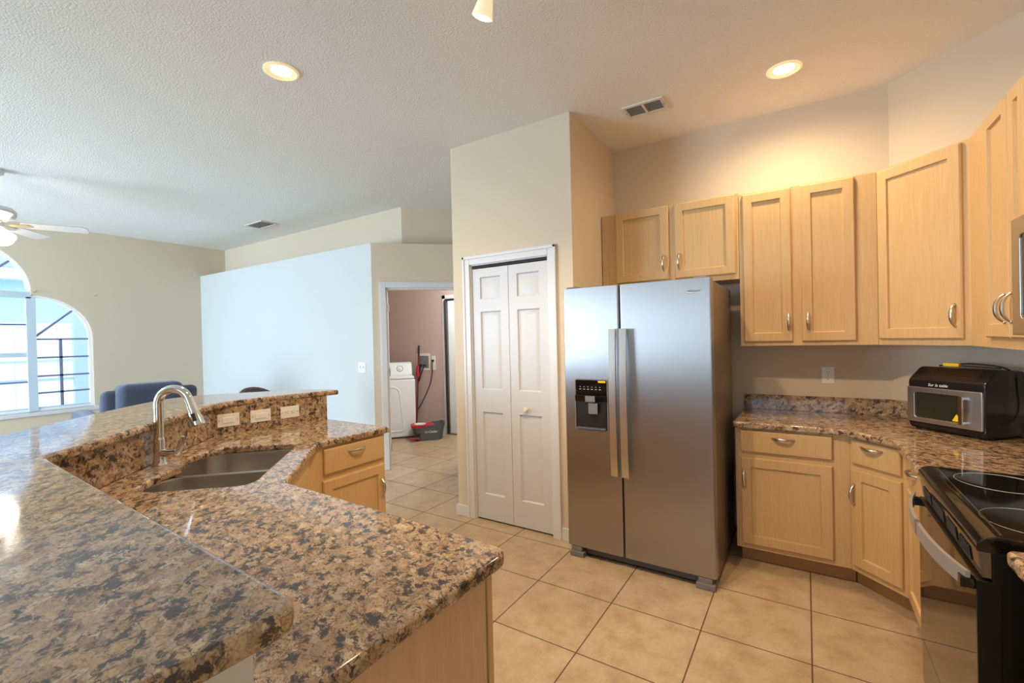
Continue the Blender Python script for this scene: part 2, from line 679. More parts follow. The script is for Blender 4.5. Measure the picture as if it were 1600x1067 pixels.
for x in (-1.0, -0.03, 0.94):
    b.box(x, x + 0.06, -0.04, 0.04, 0.75, 2.35)
b.box(-1.0, 1.0, -0.04, 0.04, 0.75, 0.81).box(-1.0, 1.0, -0.04, 0.04, 2.29, 2.35)
put('window_frame', b, M_vinylf, wr)
put('window_glass', B().box(-0.96, 0.96, -0.004, 0.004, 0.79, 2.31), M_pane, wr)

# left wall with the arched window
WX = -6.78
SILL, SPR, TOPC = 0.665, 1.60, 2.14
YC, HW = -0.93, 0.58      # middle of the window, half width of the centre light incl. mullion
YR = 0.225                # right end


def arch_pts(g=0.0):
    """outline of the three-part arched opening in (Y, Z), shrunk by g"""
    pts = [(YR - g, SILL + g)]
    rad = YR - (YC + HW) - g
    cx = YC + HW
    for k in range(0, 13):
        a = PI / 2 * k / 12
        pts.append((cx + rad * math.cos(a), SPR + (TOPC - SPR - g) * math.sin(a)))
    rad2 = HW - g
    for k in range(1, 24):
        a = PI * k / 24
        pts.append((YC + rad2 * math.cos(a), TOPC + 0.03 + (0.60 - g) * math.sin(a)))
    pts2 = [(2 * YC - y, z) for (y, z) in pts[:14]][::-1]
    return pts + pts2


VY = Matrix(((0, 0, 1, 0), (1, 0, 0, 0), (0, 1, 0, 0), (0, 0, 0, 1)))    # x -> Y, y -> Z, z -> X
me = plate('wall_left', [(-5.5, 0), (2.1, 0), (2.1, H), (-5.5, H)], [arch_pts()], 0.16)
struct('wall_left', me, M_wall, M=Matrix.Translation((WX - 0.08, 0, 0)) @ VY)
wr = sroot('window_1', (WX - 0.05, 0, 0))
IV = Matrix.Translation((WX - 0.05, 0, 0)) @ VY
put('window_frame', plate('window_frame', arch_pts(0.001), [arch_pts(0.035)], 0.05), M_fence, wr, IV)
b = B()
yl, yr = YC - HW, YC + HW
for y in (yl, yr):
    b.box(-0.025, 0.035, y - 0.045, y + 0.040, SILL + 0.01, TOPC - 0.03)
b.box(-0.025, 0.035, yl, yr, TOPC - 0.045, TOPC + 0.035)
b.box(-0.02, 0.02, yl, yr, 1.36, 1.415)
b.box(-0.02, 0.02, 2 * YC - YR, YR, SILL + 0.01, SILL + 0.055)
put('mullion', b, M_vinylf, wr)
b = B()
for s_ in (1, -1):
    def yy(v):
        return v if s_ > 0 else 2 * YC - v

    def bx(y0, y1, z0, z1):
        y0, y1 = sorted((yy(y0), yy(y1)))
        b.box(-0.012, 0.012, y0, y1, z0, z1)
    for z in (SPR - 0.02, 1.345, 1.11, 0.895):
        bx(yr, YR, z - 0.011, z + 0.011)
    bx(-0.10, -0.07, SILL, SPR - 0.02)
    b.tube([(0, yy(yr + 0.02), SPR + 0.0), (0, yy(yr + 0.40), SPR + 0.37)], 0.014, 6)
    b.tube([(0, yy(YC + 0.05), TOPC + 0.05), (0, yy(YC + 0.42), TOPC + 0.42)], 0.014, 6)
for z in (1.765, 1.045):
    b.box(-0.012, 0.012, yl, yr, z - 0.011, z + 0.011)
put('muntin', b, M_muntin, wr)
put('window_glass', plate('window_glass', arch_pts(0.03), [], 0.006), M_pane, wr, IV)
put('window_sill', B().box(-0.02, 0.075, 2 * YC - YR - 0.04, YR + 0.04, SILL - 0.05, SILL, 0.006), M_trim, wr)

# living-room wall, plant ledge and the slanted laundry wall
K = Vector((-2.715, 1.56, 0))
dd = Vector((D7, D7, 0))
nn = Vector((-D7, D7, 0))
LZ = 2.56
struct('wall_living', B().box(WX - 0.02, K.x, 1.56, 1.68, 0, LZ), M_wallpale)
U = Vector((-2.617, 1.94, 0))
struct('wall_living_upper', B().box(WX - 0.02, U.x, 1.94, 2.04, LZ - 0.01, H), M_wall)
struct('trim_1', B().prism([(WX, 1.66), (K.x - 0.03, 1.66), tuple((K + nn * 0.10)[:2]), tuple((K + dd * 2.25 + nn * 0.10)[:2]), (-1.1, 4.1), (WX, 4.1)], LZ - 0.06, LZ - 0.001), M_wall)
# slanted wall in its own frame: x along the wall, y into the laundry
ROT45 = Matrix.Translation(K) @ Matrix.Rotation(R(45), 4, 'Z')
DO0, DO1, DOZ = 0.150, 0.965, 2.055
me = plate('wall_laundry', [(0, 0), (DO0, 0), (DO0, DOZ), (DO1, DOZ), (DO1, 0), (2.36, 0), (2.36, LZ), (0, LZ)], [], 0.11)
struct('wall_laundry', me, M_wall, M=ROT45 @ Matrix.Translation((0, 0.055, 0)) @ VX)
struct('wall_upper_slant', B().box(0, 2.2, 0, 0.1, LZ - 0.01, H), M_wall, M=Matrix.Translation(U) @ Matrix.Rotation(R(45), 4, 'Z'))
b = B()
for (x0, x1, z0, z1) in ((DO0 - 0.07, DO0, 0, DOZ + 0.07), (DO1, DO1 + 0.07, 0, DOZ + 0.07), (DO0, DO1, DOZ, DOZ + 0.07)):
    b.box(x0, x1, -0.018, 0.0, z0, z1, 0.004)
    b.box(x0 + 0.012 if x0 < DO0 else x0, x1, -0.024, -0.012, z0, z1 - 0.02 if z0 == 0 else z1 - 0.012, 0.004)
for (x0, x1) in ((DO0, DO0 + 0.018), (DO1 - 0.018, DO1)):
    b.box(x0, x1, 0.0, 0.11, 0, DOZ)
b.box(DO0, DO1, 0.0, 0.11, DOZ - 0.018, DOZ)
t2 = struct('trim_2', b, M_trim, M=ROT45)
for z in (0.25, 1.10, 1.83):
    put('hinge', B().box(DO0 + 0.018, DO0 + 0.022, 0.03, 0.10, z - 0.045, z + 0.045).tube([(DO0 + 0.024, 0.03, z - 0.045), (DO0 + 0.024, 0.03, z + 0.045)], 0.006, 8), M_nickel, t2)

# pantry block
PX0, PX1, PY = -1.08, 0.005, 1.027
BX0, BX1, BZ = -0.905, -0.185, 2.055
me = plate('wall_pantry_front', [(PX0, 0), (BX0, 0), (BX0, BZ), (BX1, BZ), (BX1, 0), (PX1, 0), (PX1, H), (PX0, H)], [], 0.11)
struct('wall_pantry_front', me, M_wall, M=Matrix.Translation((0, PY + 0.055, 0)) @ VX)
struct('wall_pantry_side', B().box(PX1 - 0.11, PX1, PY + 0.11, 1.92, 0, H), M_wall)
struct('wall_pantry_left', B().box(PX0, PX0 + 0.11, PY + 0.11, 3.6, 0, H), M_wall)
struct('wall_pantry_inner', B().box(PX0 + 0.11, PX1 - 0.11, 1.80, 1.9, 0, H), M_wall)
b = B()
for (x0, x1, z0, z1) in ((BX0 - 0.065, BX0 + 0.004, 0, BZ + 0.065), (BX1 - 0.004, BX1 + 0.065, 0, BZ + 0.065), (BX0 + 0.004, BX1 - 0.004, BZ - 0.004, BZ + 0.065)):
    b.box(x0, x1, -0.016, 0.0, z0, z1, 0.004)
b.box(BX0 - 0.065, BX0 - 0.042, -0.024, -0.012, 0, BZ + 0.065, 0.004)
b.box(BX1 + 0.042, BX1 + 0.065, -0.024, -0.012, 0, BZ + 0.065, 0.004)
b.box(BX0 - 0.065, BX1 + 0.065, -0.024, -0.012, BZ + 0.042, BZ + 0.065, 0.004)
b.box(BX0, BX0 + 0.012, 0.0, 0.11, 0, BZ).box(BX1 - 0.012, BX1, 0.0, 0.11, 0, BZ).box(BX0, BX1, 0, 0.11, BZ - 0.012, BZ)
struct('trim_3', b, M_trim, M=Matrix.Translation((0, PY, 0)))
dr = sroot('door_1', (BX0 + 0.014, PY + 0.012, 0.012))
lw = (BX1 - BX0 - 0.028) / 2 - 0.002
PANP = [(0.007, 0.013), (0.013, 0.013), (0.040, 0.002)]
for k in range(2):
    x0 = k * (lw + 0.003)
    pn = [(x0 + 0.075, x0 + lw - 0.075, z0, z1) for (z0, z1) in ((0.20, 0.86), (1.04, 1.66), (1.76, 1.935))]
    put('door_leaf', B().slab(x0, x0 + lw, 0, 2.005, 0.035, 0.0, pn, PANP, 0.002), M_door, dr)
put('knob', B().lathe([(0.008, 0), (0.009, -0.012), (0.018, -0.022), (0.020, -0.031), (0.014, -0.041), (0.0, -0.043)], (lw + 0.003 + lw * 0.42, 0, 0.905), 16, 'Y'), M_ivory, dr)
put('door_track', B().box(0, BX1 - BX0 - 0.028, 0.004, 0.03, 2.012, 2.03), M_dark, dr)

# baseboards
BBH = 0.09


def bboard(name, p0, p1, out):
    """along p0 -> p1, out = unit normal into the room"""
    p0, p1 = Vector(p0), Vector(p1)
    o = Vector(out) * 0.014
    b = B().prism([tuple(p0), tuple(p1), tuple(p1 + o), tuple(p0 + o)], 0, BBH, 0.003)
    return struct(name, b, M_trim)


bboard('baseboard_pantry', (PX0 - 0.014, PY), (BX0 - 0.065, PY), (0, -1))
bboard('baseboard_pantry_right', (BX1 + 0.065, PY), (PX1 + 0.012, PY), (0, -1))
bboard('baseboard_pantry_left', (PX0, PY - 0.012), (PX0, 3.05), (-1, 0))
bboard('baseboard_pantry_side', (PX1, PY), (PX1, 1.9), (1, 0))
bboard('baseboard_back', (PX1, 1.90), (0.99, 1.90), (0, -1))
bboard('baseboard_living', (WX, 1.56), (K.x, 1.56), (0, -1))
bboard('baseboard_slant_left', (K.x, K.y), tuple((K + dd * (DO0 - 0.07))[:2]), (D7, -D7))
bboard('baseboard_slant_right', tuple((K + dd * (DO1 + 0.07))[:2]), tuple((K + dd * 2.3)[:2]), (D7, -D7))
bboard('baseboard_left', (WX, -5.3), (WX, 1.56), (1, 0))

# laundry room
LY, LX = 3.48, -4.66
struct('wall_laundry_back', B().box(LX - 0.1, -0.9, LY, LY + 0.1, 0, LZ), M_lwall)
struct('wall_laundry_left', B().box(LX - 0.1, LX, 1.66, LY, 0, LZ), M_lwall)
struct('wall_laundry_inside', B().box(LX, K.x - 0.06, 1.68, 1.69, 0, LZ - 0.06), M_lwall)
bboard('baseboard_laundry', (LX, LY), (-3.36, LY), (0, -1))
struct('trim_4', B().box(-3.36, -3.295, LY - 0.02, LY, 0, 2.14, 0.004).box(-3.36, -2.3, LY - 0.02, LY, 2.08, 2.14, 0.004), M_trim)
d2 = sroot('door_2', (-3.29, LY - 0.03, 0))
put('door_slab', B().box(0.06, 0.95, -0.005, 0.025, 0.02, 2.05), M_enamel, d2)
put('weather_strip', B().tube([(0.025, -0.01, 0.01), (0.018, -0.012, 0.3), (0.008, -0.005, 0.8), (0.008, -0.005, 1.6), (0.006, -0.005, 2.06)], 0.02, 6), M_rubber, d2)
put('door_sweep', B().box(0.0, 0.9, -0.012, 0.0, 2.045, 2.075), M_rubber, d2)

# peninsula knee wall (straight leg, slanted leg, straight leg)
SPL = [(0.64, -1.528), (-0.80, -1.495), (-1.70, -0.545), (-1.585, 0.165)]       # kitchen face of the granite splash


def offset_line(pts, d):
    out = []
    for i, p in enumerate(pts):
        p = Vector(p)
        ds = []
        if i > 0:
            ds.append((p - Vector(pts[i - 1])).normalized())
        if i < len(pts) - 1:
            ds.append((Vector(pts[i + 1]) - p).normalized())
        ns = [Vector((q.y, -q.x)) for q in ds]
        if len(ns) == 1:
            out.append(tuple(p + ns[0] * d))
        else:
            m_ = (ns[0] + ns[1]).normalized()
            out.append(tuple(p + m_ * d / m_.dot(ns[0])))
    return out


# walking from the camera end to the far end the kitchen is on the right, so +d goes towards the kitchen
KW_in = offset_line(SPL, -0.021)
KW_in = [(0.64, -1.529), (0.42, -1.5262), (0.42, -1.541)] + KW_in[1:]
KW_out = offset_line(SPL, -0.14)
ZB = 1.10
struct('wall_peninsula', B().prism(KW_in + KW_out[::-1], 0, ZB - 0.036), M_wallwhite)
endw = thing('wood_end_panel', 'pale wood veneer panel closing the knee wall end below the raised bar', 'panel', (0.655, -1.62, 0))
put('panel_board', B().box(-0.013, 0.012, -0.07, 0.064, 0.0, 0.925, 0.002), M_woodend, endw)

# outside the arched window
struct('ground_outside', B().box(-30, -6.95, -25, 25, -0.2, -0.05), M_concrete)
fn = thing('vinyl_fence', 'tall white vinyl privacy fence outside the arched window', 'fence', (-11.5, 0, -0.05))
b = B()
for k in range(60):
    b.box(-0.02, 0.02, -9 + k * 0.3, -9 + k * 0.3 + 0.288, 0.05, 1.95)
put('board', b, M_fence, fn)
for z in (0.1, 1.25, 1.92):
    put('rail', B().box(-0.03, 0.05, -9, 9, z, z + (0.03 if z == 1.25 else 0.1)), M_cage if z == 1.25 else M_fence, fn)
cg = thing('screen_enclosure', 'bluish aluminium screen enclosure frame over the patio outside the window', 'enclosure', (-9.6, 0, -0.05))
for y in (-4.2, -2.2, 0.79, 2.8):
    put('post', B().box(-0.06, 0.06, y - 0.10, y + 0.10, 0, 3.0), M_cage, cg)
put('beam', B().box(-0.06, 0.06, -5, 3.6, 2.86, 3.1), M_cage, cg)
put('chair_rail', B().box(-0.02, 0.02, -5, 3.6, 0.95, 1.0), M_cage, cg)
hs = thing('neighbour_house', 'pale blue neighbouring house standing behind the white fence', 'house', (-18, 0, -0.05))
put('wall', B().box(-4, 0, -14, 9, 0, 3.55), M_house, hs)
put('roof', B().xprism([(-15, 3.5), (10, 3.5), (7, 4.6), (-12, 4.6)], -4.5, 0.6), M_roof, hs)

# ------------------------------------------------------------------ cabinets
DOORP = [(0.004, 0.011), (0.008, 0.011)]


def pull(parent, M, L=0.112, vert=True):
    """arched bow pull standing off a face; M places its middle"""
    pts, rad = [], []
    for k in range(15):
        t = -1 + 2 * k / 14
        y = -0.004 - 0.026 * (1 - abs(t) ** 2.6)
        a = t * L / 2
        pts.append((0, y, a) if vert else (a, y, 0))
        rad.append(0.0042 + 0.0030 * (1 - t * t))
    b = B()
    b.tube(pts, rad, 10, 1.25, up=(1, 0, 0) if vert else (0, 0, 1))
    for t in (-1, 1):
        p = (0, 0, t * L / 2) if vert else (t * L / 2, 0, 0)
        b.lathe([(0.0075, 0.0), (0.0075, -0.004), (0.005, -0.008)], p, 10, 'Y')
    return put('handle', b, M_nickel, parent, M)


def fronts(root, items, t=0.019):
    """items: (kind, x0, x1, z0, z1, handle_x, handle_z) in the root's frame; door face is y = -t"""
    for (kind, x0, x1, z0, z1, hx, hz) in items:
        st = 0.057
        if kind == 'door':
            b = B().slab(x0, x1, z0, z1, 0.0, -t, [(x0 + st, x1 - st, z0 + st, z1 - st)], DOORP, 0.006)
        else:
            b = B().slab(x0, x1, z0, z1, 0.0, -t, [(x0 + 0.014, x1 - 0.014, z0 + 0.014, z1 - 0.014)], [(0.003, -0.002)], 0.005)
        o = put(kind, b, M_wood, root)
        if hx is not None:
            pull(o, W[root.name] @ Matrix.Translation((hx, -t, hz)), vert=kind == 'door')


def cab(label, loc, rz, group, carcass, items, toe=None, name='base_cabinet'):
    r = thing(name, label, 'cabinet', loc, rz, group)
    put('carcass', carcass, M_wood, r)
    if toe:
        put('toe_kick', toe, M_toe, r)
    fronts(r, items)
    return r


def loc_poly(root_loc, rz, pts):
    inv = mtx((root_loc[0], root_loc[1], 0), rz).inverted()
    return [tuple((inv @ Vector((p[0], p[1], 0)))[:2]) for p in pts]


UF = 1.575         # front of the wall cabinets on the back wall
UB, UT = 1.365, 2.398
GU = 'maple wall cabinets'
GB = 'maple base cabinets'
# over the fridge
cab('short two-door maple wall cabinet directly above the refrigerator', (0.012, UF, 0), 0, GU,
    B().box(0, 0.983, 0.0, 0.322, 1.825, UT + 0.012, 0.001),
    [('door', 0.118, 0.518, 1.862, 2.405, 0.483, 1.985), ('door', 0.562, 0.962, 1.862, 2.405, 0.592, 1.985)], name='wall_cabinet')
cab('tall maple wall cabinet with two narrow doors, right of the refrigerator', (0.998, UF, 0), 0, GU,
    B().prism([(0, 0), (0.737, 0), (0.841, 0.322), (0, 0.322)], UB, UT - 0.004, 0.001),
    [('door', 0.022, 0.302, 1.392, 2.385, 0.281, 1.515), ('door', 0.352, 0.632, 1.392, 2.385, 0.385, 1.515)], name='wall_cabinet')
# the slanted corner; its frame starts at the bend with the back run
bx0, by0 = 1.737, UF
cl = 0.464
c45 = lambda x, y: (bx0 + D7 * x + D7 * y, by0 - D7 * x + D7 * y)
cab('wide single-door maple wall cabinet set diagonally across the corner', (bx0, by0, 0), R(-45), GU,
    B().prism(loc_poly((bx0, by0), R(-45), [(bx0, by0), (bx0 + D7 * cl, by0 - D7 * cl), (2.378, by0 - D7 * cl + 0.115), (2.378, 1.357), (1.84, 1.896)]), UB, UT - 0.004, 0.001),
    [('door', 0.012, 0.436, 1.40, 2.383, 0.405, 1.52)], name='wall_cabinet')
# right-hand run: local x runs towards the camera (-Y), local y into the wall (+X)
RX, RY = 2.065, 1.247
cab('narrow maple wall cabinet beside the microwave, two tall doors with facing handles', (RX, RY, 0), R(-90), GU,
    B().prism([(0, 0), (0.735, 0), (0.735, 0.312), (-0.112, 0.312)], UB, UT - 0.004, 0.001),
    [('door', 0.275, 0.563, 1.41, 2.375, 0.527, 1.53), ('door', 0.570, 0.733, 1.41, 2.375, 0.601, 1.53)], name='wall_cabinet')
cab('short maple wall cabinet above the microwave', (RX, RY - 0.74, 0), R(-90), GU,
    B().box(0, 0.76, 0, 0.312, 1.85, UT - 0.004, 0.001),
    [('door', 0.02, 0.372, 1.88, 2.375, 0.34, 1.97), ('door', 0.388, 0.74, 1.88, 2.375, 0.42, 1.97)], name='wall_cabinet')

# base cabinets: back run, diagonal, right run
BF = 1.30
ZC = 0.86
cab('maple base cabinet with one drawer over a wide door, beside the refrigerator', (0.983, BF, 0), 0, GB,
    B().prism([(0, 0), (0.586, 0), (0.72, 0.595), (0, 0.595)], 0.10, ZC, 0.001),
    [('drawer', 0.030, 0.505, 0.712, 0.846, 0.262, 0.808), ('door', 0.030, 0.505, 0.132, 0.676, 0.048, 0.54)],
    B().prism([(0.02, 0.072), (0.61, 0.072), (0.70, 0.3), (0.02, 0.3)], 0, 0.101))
b0 = (1.570, BF)
bl = 0.316
cab('maple base cabinet with one drawer and a narrow door, set diagonally at the corner', (b0[0], b0[1], 0), R(-45), GB,
    B().prism(loc_poly(b0, R(-45), [b0, (b0[0] + D7 * bl, b0[1] - D7 * bl), (2.37, b0[1] - D7 * bl + 0.16), (2.37, 1.35), (1.84, 1.885), (1.705, 1.885)]), 0.10, ZC, 0.001),
    [('drawer', 0.022, 0.286, 0.711, 0.845, 0.142, 0.812), ('door', 0.022, 0.286, 0.135, 0.68, 0.040, 0.54)],
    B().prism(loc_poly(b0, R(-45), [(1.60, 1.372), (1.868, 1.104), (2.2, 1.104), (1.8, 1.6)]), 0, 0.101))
cy0 = b0[1] - D7 * bl
cab('narrow maple base cabinet squeezed between the diagonal cabinet and the range', (b0[0] + D7 * bl, cy0, 0), R(-90), GB,
    B().prism([(0.0, 0), (cy0 - 0.525, 0), (cy0 - 0.525, 0.58), (-0.155, 0.58)], 0.10, ZC, 0.001),
    [('drawer', 0.05, cy0 - 0.56, 0.712, 0.846, 0.27, 0.80), ('door', 0.05, cy0 - 0.56, 0.132, 0.676, None, None)],
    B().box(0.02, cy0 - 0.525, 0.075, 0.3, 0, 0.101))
cab('maple base cabinet under the short counter on the camera side of the range', (1.82, -0.29, 0), R(-90), GB,
    B().box(0.02, 1.0, 0, 0.555, 0.10, ZC, 0.001),
    [('drawer', 0.05, 0.97, 0.712, 0.846, 0.5, 0.80), ('door', 0.05, 0.50, 0.132, 0.676, 0.46, 0.54), ('door', 0.52, 0.97, 0.132, 0.676, 0.56, 0.54)],
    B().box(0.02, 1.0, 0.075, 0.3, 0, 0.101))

# peninsula cabinets: far leg faces +X
PF = -0.95
cab('maple peninsula cabinet with a drawer and a door, nearest the laundry doorway', (PF, -0.40, 0), R(90), GB,
    B().prism([(0.0, 0), (0.535, 0), (0.535, 0.60), (0.03, 0.70), (0.03, 0.06)], 0.10, ZC, 0.001),
    [('drawer', 0.085, 0.520, 0.703, 0.846, 0.302, 0.806), ('door', 0.075, 0.520, 0.13, 0.668, 0.490, 0.52)],
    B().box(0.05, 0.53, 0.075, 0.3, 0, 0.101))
# sink base across the inside corner: front runs from the far leg to the near leg
s0 = Vector((-0.475, -0.875, 0))
s1 = Vector((PF, -0.40, 0))
sl = (s1 - s0).length
srz = math.atan2((s1 - s0).y, (s1 - s0).x)
cab('maple sink base cabinet on the slant below the sink', tuple(s0), srz, GB,
    B().box(0.0, sl, 0, 0.02, 0.10, ZC).box(0.0, sl, 0.02, 0.5, 0.10, 0.12),
    [('drawer', 0.03, sl - 0.09, 0.712, 0.846, None, None), ('door', 0.03, sl / 2 - 0.035, 0.132, 0.676, sl / 2 - 0.07, 0.56), ('door', sl / 2 - 0.025, sl - 0.09, 0.132, 0.676, sl / 2 + 0.01, 0.56)],
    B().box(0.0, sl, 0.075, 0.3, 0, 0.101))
# near leg faces +Y; runs from the sink base to the end panel
nl = cab('maple peninsula cabinet below the near counter, pale veneer on its exposed end', (0.655, -0.945, 0), R(182.2), GB,
    B().box(0.0, 1.10, 0, 0.52, 0.10, ZC - 0.001, 0.001),
    [('drawer', 0.03, 0.53, 0.712, 0.846, 0.28, 0.80), ('drawer', 0.56, 1.07, 0.712, 0.846, 0.80, 0.80), ('door', 0.03, 0.53, 0.132, 0.676, 0.49, 0.54), ('door', 0.56, 1.07, 0.132, 0.676, 0.60, 0.54)],
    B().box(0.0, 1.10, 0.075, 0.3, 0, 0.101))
put('end_panel', B().box(-0.014, -0.001, 0.02, 0.56, 0.0, ZC - 0.002, 0.001), M_woodend, nl)
put('corner_trim', B().box(-0.018, -0.001, -0.006, 0.016, 0.0, ZC - 0.002, 0.002), M_wood, nl)

# ------------------------------------------------------------------ granite
ZT = 0.897
TH = 0.037


def top(name, outline, holes, z, th, parent=None):
    me = plate(name, outline, holes, th, 0.011, 3)
    return put(name, me, M_gran, parent, Matrix.Translation((0, 0, z - th / 2)))


RC = thing('countertop', 'brown granite countertop running from the refrigerator round the corner to the range', 'countertop', (1.5, 1.6, ZC))
top('worktop', rounded([(0.972, 1.878), (0.972, 1.265), (1.535, 1.265), (1.738, 1.062), (1.738, 0.528), (2.378, 0.528), (2.378, 1.33), (1.83, 1.878)], [0, 0.02, 0.10, 0.10, 0.01, 0, 0, 0]), [], ZT, TH, RC)
put('backsplash', B().prism([(0.978, 1.898), (0.978, 1.878), (1.827, 1.878), (2.356, 1.349), (2.372, 1.361), (1.838, 1.898)], ZT, 1.003, 0.002), M_gran, RC, Matrix.Identity(4))
put('side_splash', B().prism([(2.357, 1.34), (2.357, 0.53), (2.377, 0.53), (2.377, 1.35)], ZT, 1.003, 0.002), M_gran, RC, Matrix.Identity(4))
RC2 = thing('countertop', 'short brown granite counter on the camera side of the range', 'countertop', (2.0, -0.8, ZC))
top('worktop', rounded([(2.378, -0.262), (1.782, -0.262), (1.782, -1.34), (2.378, -1.34)], [0, 0.03, 0.03, 0]), [], ZT, TH, RC2)
put('backsplash', B().prism([(2.357, -0.262), (2.357, -1.34), (2.377, -1.34), (2.377, -0.262)], ZT, 1.003, 0.002), M_gran, RC2, Matrix.Identity(4))

PC = thing('peninsula_countertop', 'brown granite peninsula counter wrapped round the sink', 'countertop', (-0.6, -0.9, ZC))
E1 = Vector((D7, -D7))
E2 = Vector((D7, D7))
ee = lambda a, c: tuple(E1 * a + E2 * c)
SA0, SA1, SB0, SB1 = -0.445, 0.315, -1.475, -1.022      # sink opening in the slanted frame
hole = rounded([ee(SA0, SB1), ee(SA0 - 0.01, SB0 + 0.05), ee(-0.27, SB0 - 0.012), ee(-0.10, SB0 + 0.03), ee(0.08, SB0 - 0.0), ee(SA1 - 0.02, SB0 + 0.02), ee(SA1, SB1)], [0.07, 0.12, 0.12, 0.05, 0.08, 0.14, 0.07], 7)
SPI = offset_line(SPL, 0.001)
out = rounded([(-0.447, -0.848), (0.702, -0.892), (0.690, -1.545), (0.645, -1.548)], [0.03, 0.055, 0.035, 0])
out = out + [tuple(p) for p in SPI] + [(-0.918, 0.160), (-0.930, -0.352)]
PCw = top('worktop', out, [hole], ZT, TH, PC)
sp_out = offset_line(SPL, -0.020)
SPC = [(0.415, -1.5194)] + SPL[1:]
put('backsplash', B().prism(SPC + [(0.415, -1.5394)][:0] + sp_out[::-1][:-1] + [(0.415, -1.5394)], ZT - 0.002, ZB - 0.036), M_gran, PC, Matrix.Identity(4))

BT = thing('bar_counter', 'raised brown granite bar top along the peninsula, glossy with window reflections', 'countertop', (-1.0, -1.3, ZB))
inner = [(0.785, -1.529), (-0.70, -1.474), (-0.775, -1.466), (-0.95, -1.272), (-1.25, -0.975), (-1.50, -0.72)] + smooth_line([(-1.50, -0.72), (-1.66, -0.56), (-1.69, -0.36), (-1.66, -0.14), (-1.572, 0.255)], 2)[1:]
outer = smooth_line([(-1.572, 0.262), (-1.76, 0.25), (-1.98, 0.06), (-2.12, -0.13), (-2.27, -0.34), (-2.30, -0.56), (-2.10, -0.82), (-1.80, -1.14), (-1.46, -1.47), (-1.18, -1.76), (-0.85, -1.98), (-0.45, -2.03), (0.2, -2.03), (0.768, -2.05)], 2)
tp = inner + outer[1:]
me = plate('slab', rounded(tp, [0.05] + [0] * (len(inner) - 2) + [0.015] + [0] * (len(outer) - 2) + [0.06]), [], 0.036, 0.012, 3)
put('slab', me, M_gran, BT, Matrix.Translation((0, 0, ZB - 0.018)))

# ------------------------------------------------------------------ sink and faucet
SK = thing('kitchen_sink', 'stainless double-bowl sink set under the granite on the slant', 'sink', ee(-0.06, -1.25) + (0.70,))


def bowl(a0, a1, c0, c1, depth):
    b = B()
    ztop = ZT - TH - 0.001
    prev = None
    for (ins, z) in ((-0.012, ztop), (0.0, ztop), (0.002, ztop - 0.01), (0.012, ztop - depth * 0.75), (0.03, ztop - depth + 0.02), (0.06, ztop - depth)):
        pts = rounded([ee(a0 + ins, c0 + ins), ee(a1 - ins, c0 + ins), ee(a1 - ins, c1 - ins), ee(a0 + ins, c1 - ins)], [0.10, 0.10, 0.07, 0.07], 7)
        ring = [b.bm.verts.new((p[0], p[1], z)) for p in pts]
        if prev:
            for k in range(len(ring)):
                b.bm.faces.new((prev[k], prev[(k + 1) % len(ring)], ring[(k + 1) % len(ring)], ring[k]))
        prev = ring
    b.bm.faces.new(prev)
    return b


for (a0, a1) in ((SA0 - 0.012, -0.05), (-0.022, SA1 + 0.012)):
    o = put('bowl', bowl(a0, a1, SB0 - 0.014, SB1 + 0.014, 0.20), M_sink, SK, Matrix.Identity(4))
    c = ee((a0 + a1) / 2, -1.25)
    put('drain', B().lathe([(0.055, 0.0), (0.055, 0.004), (0.04, 0.004), (0.036, -0.003), (0.0, -0.003)], (c[0], c[1], ZT - TH - 0.2), 20), M_chrome, o, Matrix.Identity(4))

fb = Vector((-1.20, -1.0, ZT))
FA = thing('faucet', 'chrome high-arc pull-down faucet standing behind the sink', 'faucet', tuple(fb), R(40))
put('base', B().lathe([(0.031, 0), (0.031, 0.006), (0.026, 0.014), (0.0235, 0.05), (0.0225, 0.12), (0.020, 0.125), (0.019, 0.135)], n=28), M_chrome, FA)
pts = [(0, 0, 0.13), (0, 0, 0.20), (0, 0, 0.288)]
for k in range(1, 17):
    a = PI - R(162) * k / 16
    pts.append((0.067 + 0.067 * math.cos(a), 0, 0.288 + 0.069 * math.sin(a)))
dv = Vector((math.sin(R(18)), 0, -math.cos(R(18))))
pts.append(tuple(Vector(pts[-1]) + dv * 0.03))
put('spout', B().tube(pts, 0.0195, 18), M_chrome, FA)
e_ = Vector(pts[-1])
hd = put('spray_head', B().tube([e_, e_ + dv * 0.035, e_ + dv * 0.037, e_ + dv * 0.100, e_ + dv * 0.106], [0.0200, 0.0204, 0.0215, 0.0300, 0.0285], 22), M_chrome, FA)
put('spray_button', B().tube([e_ + dv * 0.045 + Vector((0.004, -0.0165, 0)), e_ + dv * 0.082 + Vector((0.005, -0.0205, 0))], [0.010, 0.010], 10), M_rubber, hd)
lv = B().tube([(0, 0, 0.058), (0.045, -0.012, 0.056), (0.088, -0.02, 0.060)], [0.021, 0.018, 0.017], 14)
lv.tube([(0.080, -0.02, 0.058), (0.102, -0.023, 0.075), (0.112, -0.025, 0.105), (0.118, -0.027, 0.135)], [0.0125, 0.0105, 0.009, 0.008], 12)
put('lever', lv, M_chrome, FA)

# plates on the granite splash
p0, p1 = Vector(SPL[2] + (0,)), Vector(SPL[3] + (0,))
sd = (p1 - p0).normalized()
sa = math.atan2(sd.y, sd.x)


def wall_plate(kind, label, cat, M, w, h, group=None, m=None):
    m = m or M_white
    r = thing(kind, label, cat, M=M, group=group)
    put('cover', B().box(-w / 2, w / 2, -0.006, 0, -h / 2, h / 2, 0.0025), m, r)
    return r


def screws(r, pts):
    for (x, z) in pts:
        put('screw', B().lathe([(0.0042, 0), (0.0042, -0.0075), (0.0, -0.0082)], (x, 0, z), 10, 'Y'), M_nickel, r)


